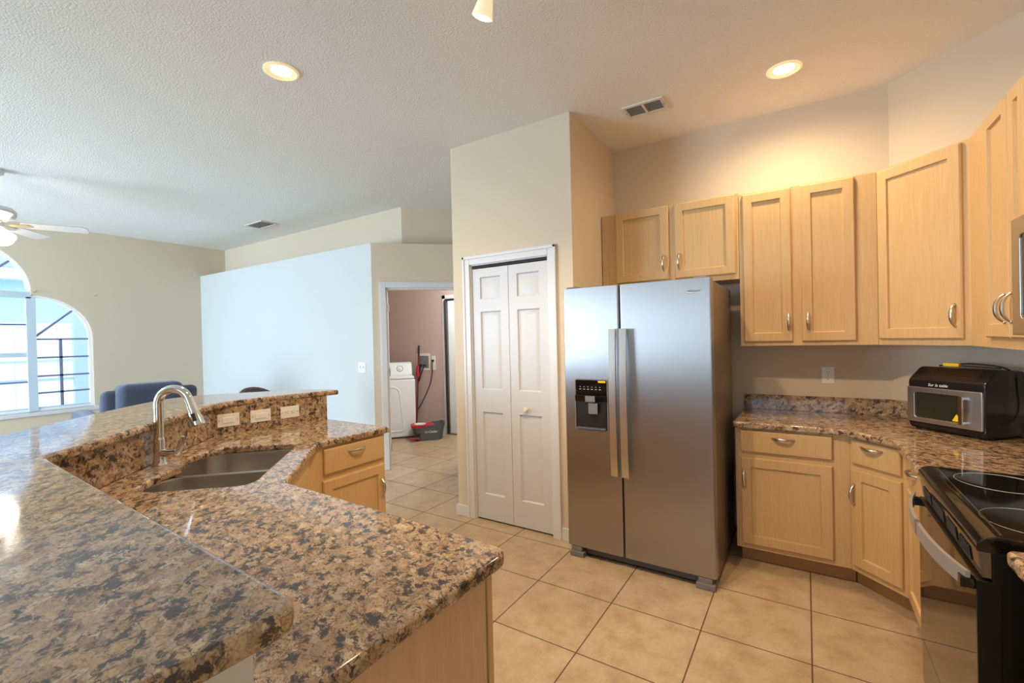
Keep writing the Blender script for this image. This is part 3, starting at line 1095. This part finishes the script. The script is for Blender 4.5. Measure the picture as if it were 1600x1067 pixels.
def outlet_faces(r, centres, rot):
    for (x, z) in centres:
        o = put('receptacle', B().lathe([(0.0165, -0.004), (0.0165, -0.0078), (0.0, -0.0078)], (x, 0, z), 20, 'Y'), M_white, r)
        b = B()
        for (u, v, w_, h_) in ((-0.0062, 0.004, 0.0022, 0.009), (0.0062, 0.004, 0.0022, 0.009), (0, -0.008, 0.005, 0.005)):
            if rot:
                u, v, w_, h_ = v, u, h_, w_
            b.box(x + u - w_ / 2, x + u + w_ / 2, -0.0082, -0.0076, z + v - h_ / 2, z + v + h_ / 2)
        put('slot', b, M_dark, o)


def on_splash(d, z):
    p = p0 + sd * d
    return Matrix.Translation((p.x, p.y, z)) @ Matrix.Rotation(sa, 4, 'Z')


ZP = 0.984
for (d, lab) in ((0.080, 'white rocker switch plate on the granite splash, nearest the faucet'), (0.268, 'white rocker switch plate on the granite splash, between switch and outlet')):
    r = wall_plate('switch_plate', lab, 'switch', on_splash(d, ZP), 0.124, 0.079, 'plates on the granite splash')
    put('rocker', B().box(-0.034, 0.034, -0.009, -0.004, -0.017, 0.017, 0.002), M_white, r)
    screws(r, ((-0.05, 0), (0.05, 0)))
r = wall_plate('outlet_plate', 'white horizontal outlet plate on the granite splash, farthest from the faucet', 'outlet', on_splash(0.455, ZP), 0.124, 0.079, 'plates on the granite splash')
outlet_faces(r, ((-0.02, 0), (0.02, 0)), True)
screws(r, ((-0.05, 0), (0.05, 0)))
r = wall_plate('outlet_plate', 'white upright outlet plate on the wall above the corner counter', 'outlet', mtx((1.494, 1.9, 1.15)), 0.071, 0.115)
outlet_faces(r, ((0, 0.02), (0, -0.02)), False)
screws(r, ((0, 0),))
r = wall_plate('switch_plate', 'white double toggle switch plate on the living room wall near its corner', 'switch', mtx((-2.912, 1.56, 1.158)), 0.125, 0.118)
for x in (-0.028, 0.028):
    put('toggle', B().box(x - 0.006, x + 0.006, -0.018, -0.004, -0.006, 0.018, 0.002), M_white, r)
screws(r, ((-0.028, 0.04), (0.028, 0.04), (-0.028, -0.04), (0.028, -0.04)))
for (y, z, lab) in ((0.265, 2.168, 'small metal curtain hook on the wall right of the window'), (-0.322, 2.178, 'small metal curtain hook beside the tall arch of the window')):
    o = put('curtain_hook', B().lathe([(0.011, 0), (0.011, 0.006), (0.005, 0.008), (0.005, 0.03)], (0, 0, 0), 12, 'X').tube([(0.028, 0, 0), (0.04, 0, -0.008), (0.045, 0, 0.008)], 0.0045, 8), M_nickel, M=mtx((WX, y, z)))
    tag(o, lab, 'hook', 'curtain hooks')

# ------------------------------------------------------------------ refrigerator
FR = thing('refrigerator', 'stainless side-by-side refrigerator with ice dispenser between pantry and base cabinet', 'refrigerator', (0.012, 0.849, 0))
FWd, FH = 0.918, 1.772
b = B().box(0.004, FWd - 0.004, 0.07, 0.80, 0.03, FH - 0.012, 0.004)
put('body', b, M_steelside, FR)
SPX = 0.385     # split between the doors


def fdoor(x0, x1, hole=None):
    b = B()
    b.prism(rounded([(x0, 0.064), (x0, 0.0), (x1, 0.0), (x1, 0.064)], [0, 0.012, 0.012, 0], 5), 0.07, FH, 0.003)
    return b


fd = put('freezer_door', fdoor(0.0, SPX - 0.004), M_fridge, FR)
rd = put('refrigerator_door', fdoor(SPX + 0.004, FWd), M_fridge, FR)


def fhandle(x, parent):
    pts = [(x, -0.048 - 0.016 * (1 - ((k - 8) / 8) ** 2), 0.585 + 0.913 * k / 16) for k in range(17)]
    b = B()
    for (pa, pb) in zip(pts, pts[1:]):
        b.xprism([(pa[1], pa[2]), (pa[1] + 0.014, pa[2]), (pb[1] + 0.014, pb[2]), (pb[1], pb[2])], x - 0.0215, x + 0.0215)
    bmesh.ops.remove_doubles(b.bm, verts=b.bm.verts, dist=1e-5)
    for z in (0.60, 1.45):
        b.box(x - 0.014, x + 0.014, -0.04, 0.0, z, z + 0.035)
    return put('handle', b, M_nhandle, parent)


M_nhandle = steel('satin_handle_steel', (0.74, 0.73, 0.72, 1), 0.24)
M_ovhandle = mat('satin_grey_handle', srgb(172, 168, 168), 0.42, 0.45)
fhandle(SPX - 0.034, fd)
fhandle(SPX + 0.034, rd)
dp = put('dispenser', plate('dispenser', rounded([(0.075, 0.845), (0.302, 0.845), (0.302, 1.18), (0.075, 1.18)], 0.022), [rounded([(0.081, 0.851), (0.296, 0.851), (0.296, 1.174), (0.081, 1.174)], 0.018)], 0.014), M_grey, fd, W[FR.name] @ VX)
DPW = W[FR.name]
b = B().box(0.082, 0.295, -0.008, -0.001, 1.08, 1.173, 0.003)
b.box(0.082, 0.295, -0.005, -0.001, 0.852, 1.08)
put('control_panel', b, M_gblack, fd)
b = B().box(0.088, 0.290, -0.0065, -0.005, 0.868, 1.035)
put('recess', b, M_black, fd)
b = B().box(0.085, 0.292, -0.03, -0.004, 1.036, 1.078, 0.004)
put('spout_housing', b, M_gblack, fd)
put('dispenser_paddle', B().box(0.158, 0.225, -0.034, -0.03, 1.035, 1.074, 0.003).prism([(0.178, -0.03), (0.238, -0.026), (0.238, -0.02), (0.178, -0.02)], 0.958, 1.028, 0.003), M_grey, fd)
put('drip_tray', B().box(0.09, 0.288, -0.022, -0.005, 0.856, 0.868, 0.002), M_dgrey, fd)
put('energy_sticker', B().box(0.238, 0.288, -0.0092, -0.008, 1.158, 1.170), M_yellow, fd)
b = B()
for k in range(6):
    b.box(0.108 + k * 0.027, 0.122 + k * 0.027, -0.0088, -0.008, 1.112, 1.116)
    b.box(0.112 + k * 0.027, 0.117 + k * 0.027, -0.0088, -0.008, 1.126, 1.131)
put('button_print', b, M_burn, fd)
lg = put('logo', B().tube([(0.775, -0.001, 1.697), (0.79, -0.001, 1.690), (0.815, -0.001, 1.688), (0.845, -0.001, 1.693)], [0.0008, 0.002, 0.002, 0.0006], 8), M_chrome, rd)
text('logo_lettering', 'Whirlpool', 0.0165, M_dgrey, lg, W[FR.name] @ Matrix.Translation((0.826, -0.001, 1.701)) @ FRONT, 0.1)
put('kick_grille', B().box(0.10, FWd - 0.10, 0.05, 0.09, 0.012, 0.066, 0.004).box(0.13, 0.34, 0.045, 0.05, 0.04, 0.056), M_dgrey, FR)
for (x0, x1) in ((0.012, 0.112), (FWd - 0.112, FWd - 0.006)):
    put('foot', B().box(x0, x1, -0.008, 0.09, 0.0, 0.036, 0.006).box(x0 + 0.012, x1 - 0.016, -0.002, 0.08, 0.034, 0.066, 0.005), M_grey, FR)
for x0 in (0.02, FWd - 0.10):
    put('hinge_cover', B().box(x0, x0 + 0.08, 0.01, 0.16, FH - 0.012, FH + 0.012, 0.008), M_dgrey, FR)

# ------------------------------------------------------------------ range
ST = thing('electric_range', 'black smooth-top electric range with a bowed steel door handle', 'range', (1.74, 0.515, 0), R(-90))
SW = 0.75
b = B().box(0.006, SW - 0.006, 0.03, 0.63, 0.0, 0.876, 0.003)
M_stove = mat('black_range_enamel', (0.008, 0.0075, 0.007, 1), 0.45, **{'Specular IOR Level': 0.25})
put('body', b, M_stove, ST)
ck = put('cooktop', B().xprism([(0.0, 0.866), (0.62, 0.866), (0.62, 0.907), (0.035, 0.911), (0.012, 0.904), (0.0, 0.888)], 0.0, SW, 0.004), M_gblack, ST)
put('edge_trim', B().box(0.03, SW - 0.03, 0.050, 0.054, 0.9105, 0.9122), M_chrome, ck)
for (x, y, rad) in ((0.155, 0.195, 0.118), (0.575, 0.165, 0.118), (0.19, 0.45, 0.085), (0.56, 0.45, 0.085)):
    b = B()
    for q in (rad,):
        b.tube([(x + q * math.cos(2 * PI * k / 48), y + q * math.sin(2 * PI * k / 48), 0.9095) for k in range(48)], 0.0016, 6, closed=True)
    put('burner_ring', b, M_burn, ck)
put('back_panel', B().xprism([(0.57, 0.90), (0.63, 0.90), (0.63, 1.06), (0.60, 1.06)], 0.0, SW, 0.006), M_gblack, ST)
fp = put('front_panel', B().xprism([(0.012, 0.795), (0.04, 0.795), (0.04, 0.864), (0.004, 0.864)], 0.012, SW - 0.012, 0.002), M_ovglass, ST)
for (x0, x1) in ((0.07, 0.19), (0.22, 0.37), (0.41, 0.52)):
    put('vent_slot', B().xprism([(0.0072, 0.808), (0.0092, 0.808), (0.0050, 0.846), (0.0030, 0.846)], x0, x1), M_dark, fp)
b = B()
for k in range(5):
    b.xprism([(0.0072, 0.808), (0.0092, 0.808), (0.0050, 0.846), (0.0030, 0.846)], 0.56 + k * 0.022, 0.572 + k * 0.022)
put('louvre', b, M_dark, fp)
od = put('oven_door', B().box(0.010, SW - 0.010, 0.0, 0.045, 0.235, 0.788, 0.004), M_ovglass, ST)
put('door_edge', B().box(SW - 0.0099, SW - 0.004, 0.0, 0.045, 0.235, 0.788, 0.001), M_stove, od)
hp = []
for k in range(25):
    t = -1 + 2 * k / 24
    hp.append((SW / 2 + t * (SW / 2 - 0.016), -0.020 - 0.046 * (1 - abs(t) ** 2.3)))
b = B()
for (pa, pb) in zip(hp, hp[1:]):
    b.prism([pa, pb, (pb[0], pb[1] + 0.010), (pa[0], pa[1] + 0.010)], 0.758, 0.804)
bmesh.ops.remove_doubles(b.bm, verts=b.bm.verts, dist=1e-5)
put('handle', b, M_ovhandle, od)
for x in (0.016, SW - 0.044):
    put('handle_bracket', B().box(x, x + 0.03, -0.030, 0.0, 0.758, 0.787, 0.003), M_gblack, od)
put('storage_drawer', B().box(0.010, SW - 0.010, 0.004, 0.045, 0.055, 0.222, 0.004), M_ovglass, ST)

# microwave above the range
MW = thing('microwave', 'stainless over-range microwave at the right edge of the picture', 'microwave', (2.012, 0.507, 1.425), R(-90))
put('case', B().box(0, 0.758, 0.02, 0.36, 0.0, 0.42, 0.004), M_steelside, MW)
md = put('door', plate('door', rounded([(0, 0), (0.56, 0), (0.56, 0.42), (0, 0.42)], 0.006), [rounded([(0.075, 0.06), (0.50, 0.06), (0.50, 0.355), (0.075, 0.355)], 0.02)], 0.024, 0.003), M_steel, MW, W[MW.name] @ Matrix.Translation((0, 0.008, 0)) @ VX)
put('window', B().box(0.07, 0.505, 0.0, 0.015, 0.055, 0.36, 0.002), M_gblack, md, W[MW.name])
put('control_panel', B().box(0.563, 0.758, -0.004, 0.02, 0.0, 0.42, 0.004), M_gblack, MW)
put('handle', B().tube([(0.535, -0.004, 0.05), (0.535, -0.04, 0.07), (0.535, -0.04, 0.35), (0.535, -0.004, 0.37)], 0.009, 10), M_nhandle, md, W[MW.name])

# ------------------------------------------------------------------ air fryer oven
AF = thing('air_fryer_oven', 'black and stainless countertop air fryer oven on the corner counter', 'oven', (1.852, 1.478, ZT), R(-46))
AW, AD = 0.362, 0.27
prof = [(0.0, 0.03), (0.012, 0.008), (0.25, 0.008), (AD, 0.03), (AD, 0.30), (AD - 0.02, 0.335), (0.10, 0.347), (0.080, 0.342), (0.004, 0.280), (0.0, 0.268)]
put('housing', B().xprism(prof, 0, AW, 0.010), mat('gloss_black_enamel', (0.014, 0.011, 0.012, 1), 0.2), AF)
put('lid_panel', B().xprism([(0.010, 0.2865), (0.074, 0.3385), (0.077, 0.3345), (0.013, 0.2825)], 0.05, AW - 0.05, 0.001), mat('brown_tinted_gloss', (0.03, 0.02, 0.015, 1), 0.1), AF)
ad = put('door', plate('door', rounded([(0.006, 0.046), (AW - 0.006, 0.046), (AW - 0.006, 0.238), (0.006, 0.238)], 0.006), [rounded([(0.044, 0.072), (0.262, 0.072), (0.262, 0.210), (0.044, 0.210)], 0.012)], 0.014, 0.003), M_steel, AF, W[AF.name] @ Matrix.Translation((0, -0.007, 0)) @ VX)
put('window', B().box(0.04, 0.266, -0.006, 0.001, 0.068, 0.214), mat('smoked_oven_glass', (0.03, 0.028, 0.02, 1), 0.08), ad, W[AF.name])
b = B().box(0.272, 0.292, -0.045, -0.038, 0.066, 0.213, 0.003)
for z in (0.072, 0.195):
    b.box(0.276, 0.288, -0.040, -0.012, z, z + 0.012)
put('handle', b, M_chrome, ad, W[AF.name])
tri = plate('warning_sticker', rounded([(0.220, 0.077), (0.263, 0.077), (0.2415, 0.116)], 0.003), [], 0.0006)
wt = put('warning_sticker', tri, M_yellow, ad, W[AF.name] @ Matrix.Translation((0, -0.0068, 0)) @ VX)
text('brand_lettering', 'Sur la table', 0.021, M_white, AF, W[AF.name] @ Matrix.Translation((0.150, -0.0006, 0.2535)) @ FRONT, 0.35)
for x in (0.03, AW - 0.05):
    for y in (0.03, AD - 0.05):
        put('foot', B().lathe([(0.012, 0), (0.014, 0.01)], (x, y, 0), 12), M_rubber, AF)
AFM = W[AF.name]
pts3 = [(0.075, 0.12, 0.351), (0.13, 0.13, 0.361), (0.20, 0.14, 0.369), (0.30, 0.15, 0.363), (0.345, 0.17, 0.350), (AW + 0.004, 0.20, 0.31), (AW + 0.014, 0.22, 0.24), (AW + 0.010, 0.23, 0.16), (AW + 0.02, 0.22, 0.10), (AW + 0.05, 0.20, 0.055)]
pr = pts3
for _ in range(2):
    q = [pr[0]]
    for a, c in zip(pr, pr[1:]):
        q.append(tuple(0.75 * Vector(a) + 0.25 * Vector(c)))
        q.append(tuple(0.25 * Vector(a) + 0.75 * Vector(c)))
    q.append(pr[-1])
    pr = q
cd = put('power_cord', B().tube(pr, 0.004, 8).tube([(0.07, 0.13, 0.352), (0.16, 0.135, 0.355), (0.25, 0.14, 0.353), (0.33, 0.15, 0.350)], 0.004, 8), M_rubber, AF)
put('cord_tag', B().box(0.092, 0.168, 0.118, 0.150, 0.350, 0.367, 0.003), M_yellow, cd, AFM)

# ------------------------------------------------------------------ ceiling: lights, vents, fan
def can_light(x, y, label, energy):
    r = thing('recessed_light', label, 'ceiling light', (x, y, H), 0, 'recessed kitchen lights')
    put('trim_ring', B().lathe([(0.094, 0.0), (0.094, -0.006), (0.082, -0.010), (0.076, -0.004), (0.060, 0.0)], n=40, cap=False), M_canring, r)
    put('bulb', B().lathe([(0.0, -0.004), (0.030, -0.006), (0.050, -0.004), (0.056, 0.0)], n=32, cap=False), M_bulb, r)
    lamp('recessed_light_beam', 'SPOT', (x, y, H - 0.03), energy, WARM, parent=r, spot_size=R(172), spot_blend=1.0, shadow_soft_size=0.06)
    return r


M_canring = mat('cream_can_trim_glow', srgb(240, 222, 180), 0.4, **{'Emission Color': (1, 0.82, 0.5, 1), 'Emission Strength': 0.25})  # emission stands in for bulb light falling on the ring
can_light(1.285, 1.315, 'lit recessed ceiling light over the corner, right of the air vent', 52)
can_light(-1.155, -0.375, 'lit recessed ceiling light above the sink, left in the photo', 50)


def vent(x0, x1, y0, y1, label, along_x):
    n, hw = (7, 0.006) if along_x else (8, 0.010)
    r = thing('air_vent', label, 'vent', ((x0 + x1) / 2, (y0 + y1) / 2, H), 0, 'ceiling air vents')
    w, d = (x1 - x0) / 2, (y1 - y0) / 2
    b = B()
    fw = 0.022
    for (a0, a1, c0, c1) in ((-w, w, -d, -d + fw), (-w, w, d - fw, d), (-w, -w + fw, -d + fw, d - fw), (w - fw, w, -d + fw, d - fw)):
        b.box(a0, a1, c0, c1, -0.012, 0.0, 0.002)
    if along_x:
        b.box(-0.008, 0.008, -d + fw, d - fw, -0.014, -0.002, 0.002)
    put('frame', b, M_ventw, r)
    put('backing', B().box(-w + fw, w - fw, -d + fw, d - fw, -0.002, -0.0005), M_dark, r)
    for k in range(n):
        c = -d + fw + (2 * d - 2 * fw) * (k + 0.5) / n
        put('slat', B().xprism([(c - hw, -0.010), (c - hw + 0.0015, -0.011), (c + hw + 0.0005, -0.003), (c + hw - 0.001, -0.002)], -w + fw, w - fw), M_ventw, r)
    for s_ in (-1, 1):
        put('screw', B().lathe([(0.004, -0.011), (0.004, -0.0135), (0.0, -0.014)], (s_ * (w - fw / 2), 0, 0), 8), M_dark, r)
    return r


M_ventw = mat('white_vent_paint', srgb(216, 210, 200), 0.5)
vent(0.322, 0.598, 1.19, 1.372, 'white ceiling air vent above the refrigerator, beside the pantry corner', True)
vent(-4.84, -4.43, 1.275, 1.50, 'white ceiling air vent over the living room', False)

TL = thing('track_light', 'white track light on the kitchen ceiling with lit frosted glass shades', 'ceiling light', (0.34, -0.42, H))
put('track_bar', B().box(-0.35, 0.35, -0.018, 0.018, -0.03, 0.0, 0.003), M_white, TL)


def track_head(px, py, dx, dy, e):
    top_ = Vector((px, py, -0.03))
    d = Vector((dx, dy, -1)).normalized()
    s0_ = top_ + Vector((0, 0, -0.05))
    o = put('lamp_shade', B().tube([s0_, s0_ + d * 0.03, s0_ + d * 0.11, s0_ + d * 0.135], [0.017, 0.022, 0.040, 0.046], 22), M_shade, TL)
    put('stem', B().tube([top_, s0_], 0.008, 8), M_white, TL)
    put('bulb', B().tube([s0_ + d * 0.1352, s0_ + d * 0.139], [0.036, 0.033], 20), M_bulb, TL)
    q = W[TL.name].translation + s0_ + d * 0.16
    rot = d.to_track_quat('-Z', 'Y').to_euler()
    lamp('track_beam', 'SPOT', tuple(q), e, (1.0, 0.72, 0.44), tuple(rot), parent=TL, spot_size=R(110), spot_blend=0.8, shadow_soft_size=0.03)


track_head(-0.055, 0.10, -0.46, 0.14, 55)
track_head(0.13, 0.05, 0.1, 0.35, 55)
track_head(0.30, -0.02, 0.7, 0.3, 55)

FN = thing('ceiling_fan', 'white ceiling fan with a lit frosted shade near the arched window', 'fan', (-4.53, -0.985, H))
put('downrod', B().lathe([(0.07, 0.0), (0.065, -0.04), (0.02, -0.06), (0.014, -0.07), (0.014, -0.34)], n=24), M_trim, FN)
put('motor_housing', B().lathe([(0.03, -0.32), (0.115, -0.335), (0.135, -0.36), (0.135, -0.40), (0.12, -0.425), (0.06, -0.45), (0.055, -0.50)], n=36), M_trim, FN)
for k in range(5):
    a = R(67) + k * 2 * PI / 5
    Mb = W[FN.name] @ Matrix.Rotation(a, 4, 'Z') @ Matrix.Translation((0, 0, -0.472)) @ Matrix.Rotation(R(-12), 4, 'X')
    me = plate('blade', rounded([(0.16, -0.055), (0.605, -0.070), (0.605, 0.070), (0.16, 0.055)], [0.03, 0.05, 0.05, 0.03]), [], 0.008, 0.002)
    bl_ = put('blade', me, M_trim, FN, Mb)
    put('blade_arm', B().prism([(0.09, -0.018), (0.20, -0.035), (0.24, 0.0), (0.20, 0.035), (0.09, 0.018)], -0.011, -0.005, 0.001), mat('brass_tint', (0.75, 0.55, 0.3, 1), 0.3, 0.8) if k == 0 else bpy.data.materials['brass_tint'], bl_, Mb)
for k in range(3):
    a = R(25) + k * 2 * PI / 3
    c = Vector((0.085 * math.cos(a), 0.085 * math.sin(a), -0.56))
    d = Vector((math.cos(a) * 0.7, math.sin(a) * 0.7, -0.7)).normalized()
    put('lamp_shade', B().tube([c - d * 0.06, c - d * 0.03, c + d * 0.03, c + d * 0.075], [0.02, 0.03, 0.046, 0.056], 20), M_fanglass, FN)
lamp('fan_lamp', 'POINT', (-4.53, -0.985, 2.2), 5, (1, 0.9, 0.75), parent=FN, shadow_soft_size=0.08)

# ------------------------------------------------------------------ laundry room things
WA = thing('washing_machine', 'white top-load washing machine seen through the laundry doorway', 'washer', (-4.004, 2.516, 0), R(50))
put('cabinet', B().box(0, 0.69, 0.0, 0.60, 0.018, 0.88, 0.02, 3), M_enamel, WA)
b = B()
for (x0, x1, z0, z1, ins) in ((0.20, 0.49, 0.12, 0.76, 0.0),):
    b.slab(x0, x1, z0, z1, 0.004, -0.001, [(x0 + 0.03, x1 - 0.03, z0 + 0.03, z1 - 0.03)], [(0.02, 0.004)], 0.01)
me = plate('embossed_panel', rounded([(0.16, 0.10), (0.53, 0.10), (0.46, 0.78), (0.23, 0.78)], [0.05, 0.05, 0.14, 0.14], 8), [rounded([(0.185, 0.12), (0.505, 0.12), (0.445, 0.755), (0.245, 0.755)], [0.04, 0.04, 0.13, 0.13], 8)], 0.012, 0.005)
put('embossed_panel', me, M_enamel, WA, W[WA.name] @ VX)
b.bm.free()
put('lid', B().box(0.01, 0.68, -0.004, 0.46, 0.882, 0.918, 0.012, 3), M_enamel, WA)
cs = put('console', B().xprism([(0.44, 0.90), (0.44, 0.93), (0.52, 1.10), (0.56, 1.115), (0.60, 1.10), (0.60, 0.90)], 0.0, 0.69, 0.022), M_enamel, WA)
KN = math.atan2(0.08, 0.17)
for (x, rad) in ((0.10, 0.026), (0.20, 0.026), (0.50, 0.042)):
    Mk = W[WA.name] @ Matrix.Translation((x, 0.478, 1.01)) @ Matrix.Rotation(-KN, 4, 'X')
    kd = put('knob', B().lathe([(rad, 0.0), (rad, -0.008), (rad * 0.62, -0.010), (rad * 0.55, -0.026), (0.0, -0.028)], (0, 0, 0), 22, 'Y'), M_enamel, cs, Mk)
    put('dial_ring', B().tube([(rad * 1.12 * math.cos(2 * PI * k / 24), -0.002, rad * 1.12 * math.sin(2 * PI * k / 24)) for k in range(24)], 0.004, 6, closed=True), M_dgrey, kd, Mk)
put('base_gap_shade', B().box(0.02, 0.67, 0.02, 0.58, 0.0, 0.02), M_dark, WA)  # dark slab put in as the shade under the washer

BK = thing('mop_bucket', 'charcoal mop bucket with red wringer on the laundry floor', 'bucket', (-3.325, 3.055, 0), R(48))
b = B()
prev = None
for (w, d, z) in ((0.19, 0.115, 0.0), (0.20, 0.125, 0.02), (0.235, 0.145, 0.20), (0.245, 0.152, 0.215), (0.235, 0.143, 0.215), (0.205, 0.125, 0.05)):
    pts = rounded([(-w, -d), (w, -d), (w, d), (-w, d)], 0.10, 7)
    ring = [b.bm.verts.new((p[0], p[1], z + (0.028 * (p[0] / w) if z > 0.1 else 0))) for p in pts]
    if prev:
        for k in range(len(ring)):
            b.bm.faces.new((prev[k], prev[(k + 1) % len(ring)], ring[(k + 1) % len(ring)], ring[k]))
    else:
        b.bm.faces.new(ring[::-1])
    prev = ring
b.bm.faces.new(prev)
bt = put('tub', b, M_dgrey, BK)
put('wringer', B().prism(rounded([(-0.25, -0.15), (0.08, -0.13), (0.08, 0.09), (-0.25, 0.12)], 0.07), 0.188, 0.226, 0.008), M_red, BK)
put('wringer_basket', B().lathe([(0.085, 0.226), (0.085, 0.232), (0.07, 0.234), (0.06, 0.23)], (-0.12, -0.01, 0), 24), mat('pale_grey_mop_yarn', srgb(208, 206, 204), 0.9), BK)
put('foot_pedal', B().prism([(-0.27, -0.17), (-0.14, -0.15), (-0.14, -0.10), (-0.27, -0.10)], 0.03, 0.055, 0.006), M_red, BK)
put('pedal_recess', B().prism([(-0.20, -0.139), (-0.13, -0.139), (-0.13, -0.11), (-0.20, -0.11)], 0.03, 0.12, 0.006), M_black, bt)
text('bucket_lettering', 'O-Cedar', 0.05, M_white, bt, W[BK.name] @ Matrix.Translation((0.03, -0.1395, 0.128)) @ Matrix.Rotation(R(-7), 4, 'X') @ FRONT, 0.0, 0.001)

MP = thing('mop', 'mop with dark red handle leaning upright beside the washing machine', 'mop', (-3.93, 3.425, 0))
put('pole', B().tube([(0.0, 0.0, 0.06), (0.04, 0.02, 0.9), (0.06, 0.03, 1.36)], 0.0125, 10), M_dred, MP)
put('grip', B().tube([(0.0535, 0.0266, 1.20), (0.061, 0.0305, 1.37)], 0.0145, 10), M_rubber, MP)
put('clamp', B().lathe([(0.03, 0.86), (0.036, 0.90), (0.03, 0.98), (0.018, 1.04)], (0.042, 0.0205, 0), 14), M_red, MP)
put('mop_head', B().lathe([(0.036, 0.0), (0.042, 0.02), (0.035, 0.06), (0.018, 0.09)], (0, 0.0, 0), 18), bpy.data.materials['pale_grey_mop_yarn'], MP)

wb = wall_plate('washer_valve_box', 'cream recessed water valve box on the mauve wall beside the washer', 'valve box', mtx((-3.80, LY, 1.108)), 0.30, 0.27, None, M_ivory)
put('recess', B().box(-0.10, 0.12, -0.0075, -0.0062, -0.10, 0.095), M_grey, wb)
for (x, z) in ((-0.03, -0.055), (0.05, -0.06)):
    put('valve', B().lathe([(0.012, 0.0), (0.012, -0.03), (0.020, -0.032), (0.020, -0.042), (0.0, -0.044)], (x, -0.004, z), 12, 'Y'), M_black, wb)
put('hose', B().tube([(-0.03, -0.03, -0.055), (-0.035, -0.04, -0.11), (-0.06, -0.03, -0.19), (-0.10, -0.02, -0.30)], 0.010, 8).tube([(0.05, -0.03, -0.06), (0.03, -0.05, -0.12), (-0.02, -0.04, -0.20), (-0.08, -0.03, -0.32)], 0.008, 8), M_rubber, wb)
ob = wall_plate('outlet_plate', 'white outlet plate with a black plug on the mauve laundry wall', 'outlet', mtx((-3.577, LY, 1.09)), 0.078, 0.225)
outlet_faces(ob, ((0, 0.03), (0, -0.03)), False)
put('plug', B().box(-0.017, 0.017, -0.04, -0.008, 0.018, 0.055, 0.006), M_black, ob)
wc = put('power_lead', B().tube([(-3.577, LY - 0.036, 1.125), (-3.585, LY - 0.03, 1.05), (-3.60, LY - 0.012, 0.95), (-3.65, LY - 0.012, 0.76), (-3.73, LY - 0.012, 0.62), (-3.86, LY - 0.015, 0.42), (-3.95, LY - 0.03, 0.30)], 0.0065, 8), M_rubber)
tag(wc, 'dark power lead hanging down the mauve wall from the plug', 'power lead')

lamp('laundry_fill_light', 'POINT', (-2.3, 2.75, 2.35), 46, (0.88, 0.95, 1.0), shadow_soft_size=0.15)  # added fill light without a fixture, brightens the laundry room

# ------------------------------------------------------------------ living room seating
RCN = thing('recliner', 'slate blue upholstered recliner by the arched window, back to the kitchen', 'armchair', (-4.95, 0.15, 0), R(172))


def cushion(x0, x1, y0, y1, z0, z1, bev, tilt=0.0, lift=None):
    b = B().box(x0, x1, y0, y1, z0, z1, bev, 4)
    if tilt:
        for v in b.bm.verts:
            v.co.x -= tilt * (v.co.z - z0)
    return b


put('base', cushion(-0.40, 0.45, -0.38, 0.38, 0.04, 0.30, 0.03), M_recl, RCN)
put('seat_cushion', cushion(-0.25, 0.46, -0.30, 0.30, 0.28, 0.48, 0.06), M_recl, RCN)
put('back_wing', cushion(-0.33, -0.20, -0.43, 0.40, 0.25, 1.015, 0.06, 0.20), M_recl, RCN)
put('back_cushion', cushion(-0.46, -0.15, -0.28, 0.29, 0.35, 1.075, 0.085, 0.20), M_recl, RCN)
for y in (-0.50, 0.36):
    put('arm', cushion(-0.36, 0.48, y, y + 0.15, 0.06, 0.66, 0.06), M_recl, RCN)
put('arm_pad', cushion(-0.32, 0.56, 0.35, 0.53, 0.63, 0.76, 0.062), M_recl, RCN)
put('footrest', cushion(0.46, 0.56, -0.29, 0.29, 0.10, 0.42, 0.04), M_recl, RCN)

BS = thing('bar_stool', 'dark taupe bar stool with a curved back, tucked behind the raised bar', 'stool', (-2.87, 0.43, 0), R(10))
put('seat', B().lathe([(0.19, 0.68), (0.215, 0.70), (0.215, 0.745), (0.19, 0.765), (0.0, 0.77)], n=32), M_stool, BS)
b = B()
prev = None
for k in range(13):
    a = R(-62) + R(124) * k / 12
    hgt = 1.035 - 0.10 * (abs(k - 6) / 6) ** 2.2
    ring = []
    for (rad, z) in ((0.20, 0.84), (0.235, 0.84), (0.24, hgt), (0.222, hgt + 0.012), (0.205, hgt)):
        ring.append(b.bm.verts.new((-rad * math.cos(a), rad * math.sin(a), z)))
    if prev:
        for q in range(5):
            b.bm.faces.new((prev[q], prev[(q + 1) % 5], ring[(q + 1) % 5], ring[q]))
    else:
        b.bm.faces.new(ring)
    prev = ring
b.bm.faces.new(prev[::-1])
put('backrest', b, M_stool, BS)
for s_ in (-1, 1):
    put('back_support', B().tube([(-0.17, s_ * 0.10, 0.70), (-0.20, s_ * 0.10, 0.78), (-0.2, s_ * 0.10, 0.90)], 0.011, 8), M_black, BS)
for (sx, sy) in ((1, 1), (1, -1), (-1, 1), (-1, -1)):
    put('leg', B().tube([(sx * 0.12, sy * 0.12, 0.70), (sx * 0.19, sy * 0.19, 0.0)], [0.016, 0.012], 10), M_black, BS)
put('footring', B().tube([(0.185 * math.cos(2 * PI * k / 24), 0.185 * math.sin(2 * PI * k / 24), 0.28) for k in range(24)], 0.009, 8, closed=True), M_black, BS)
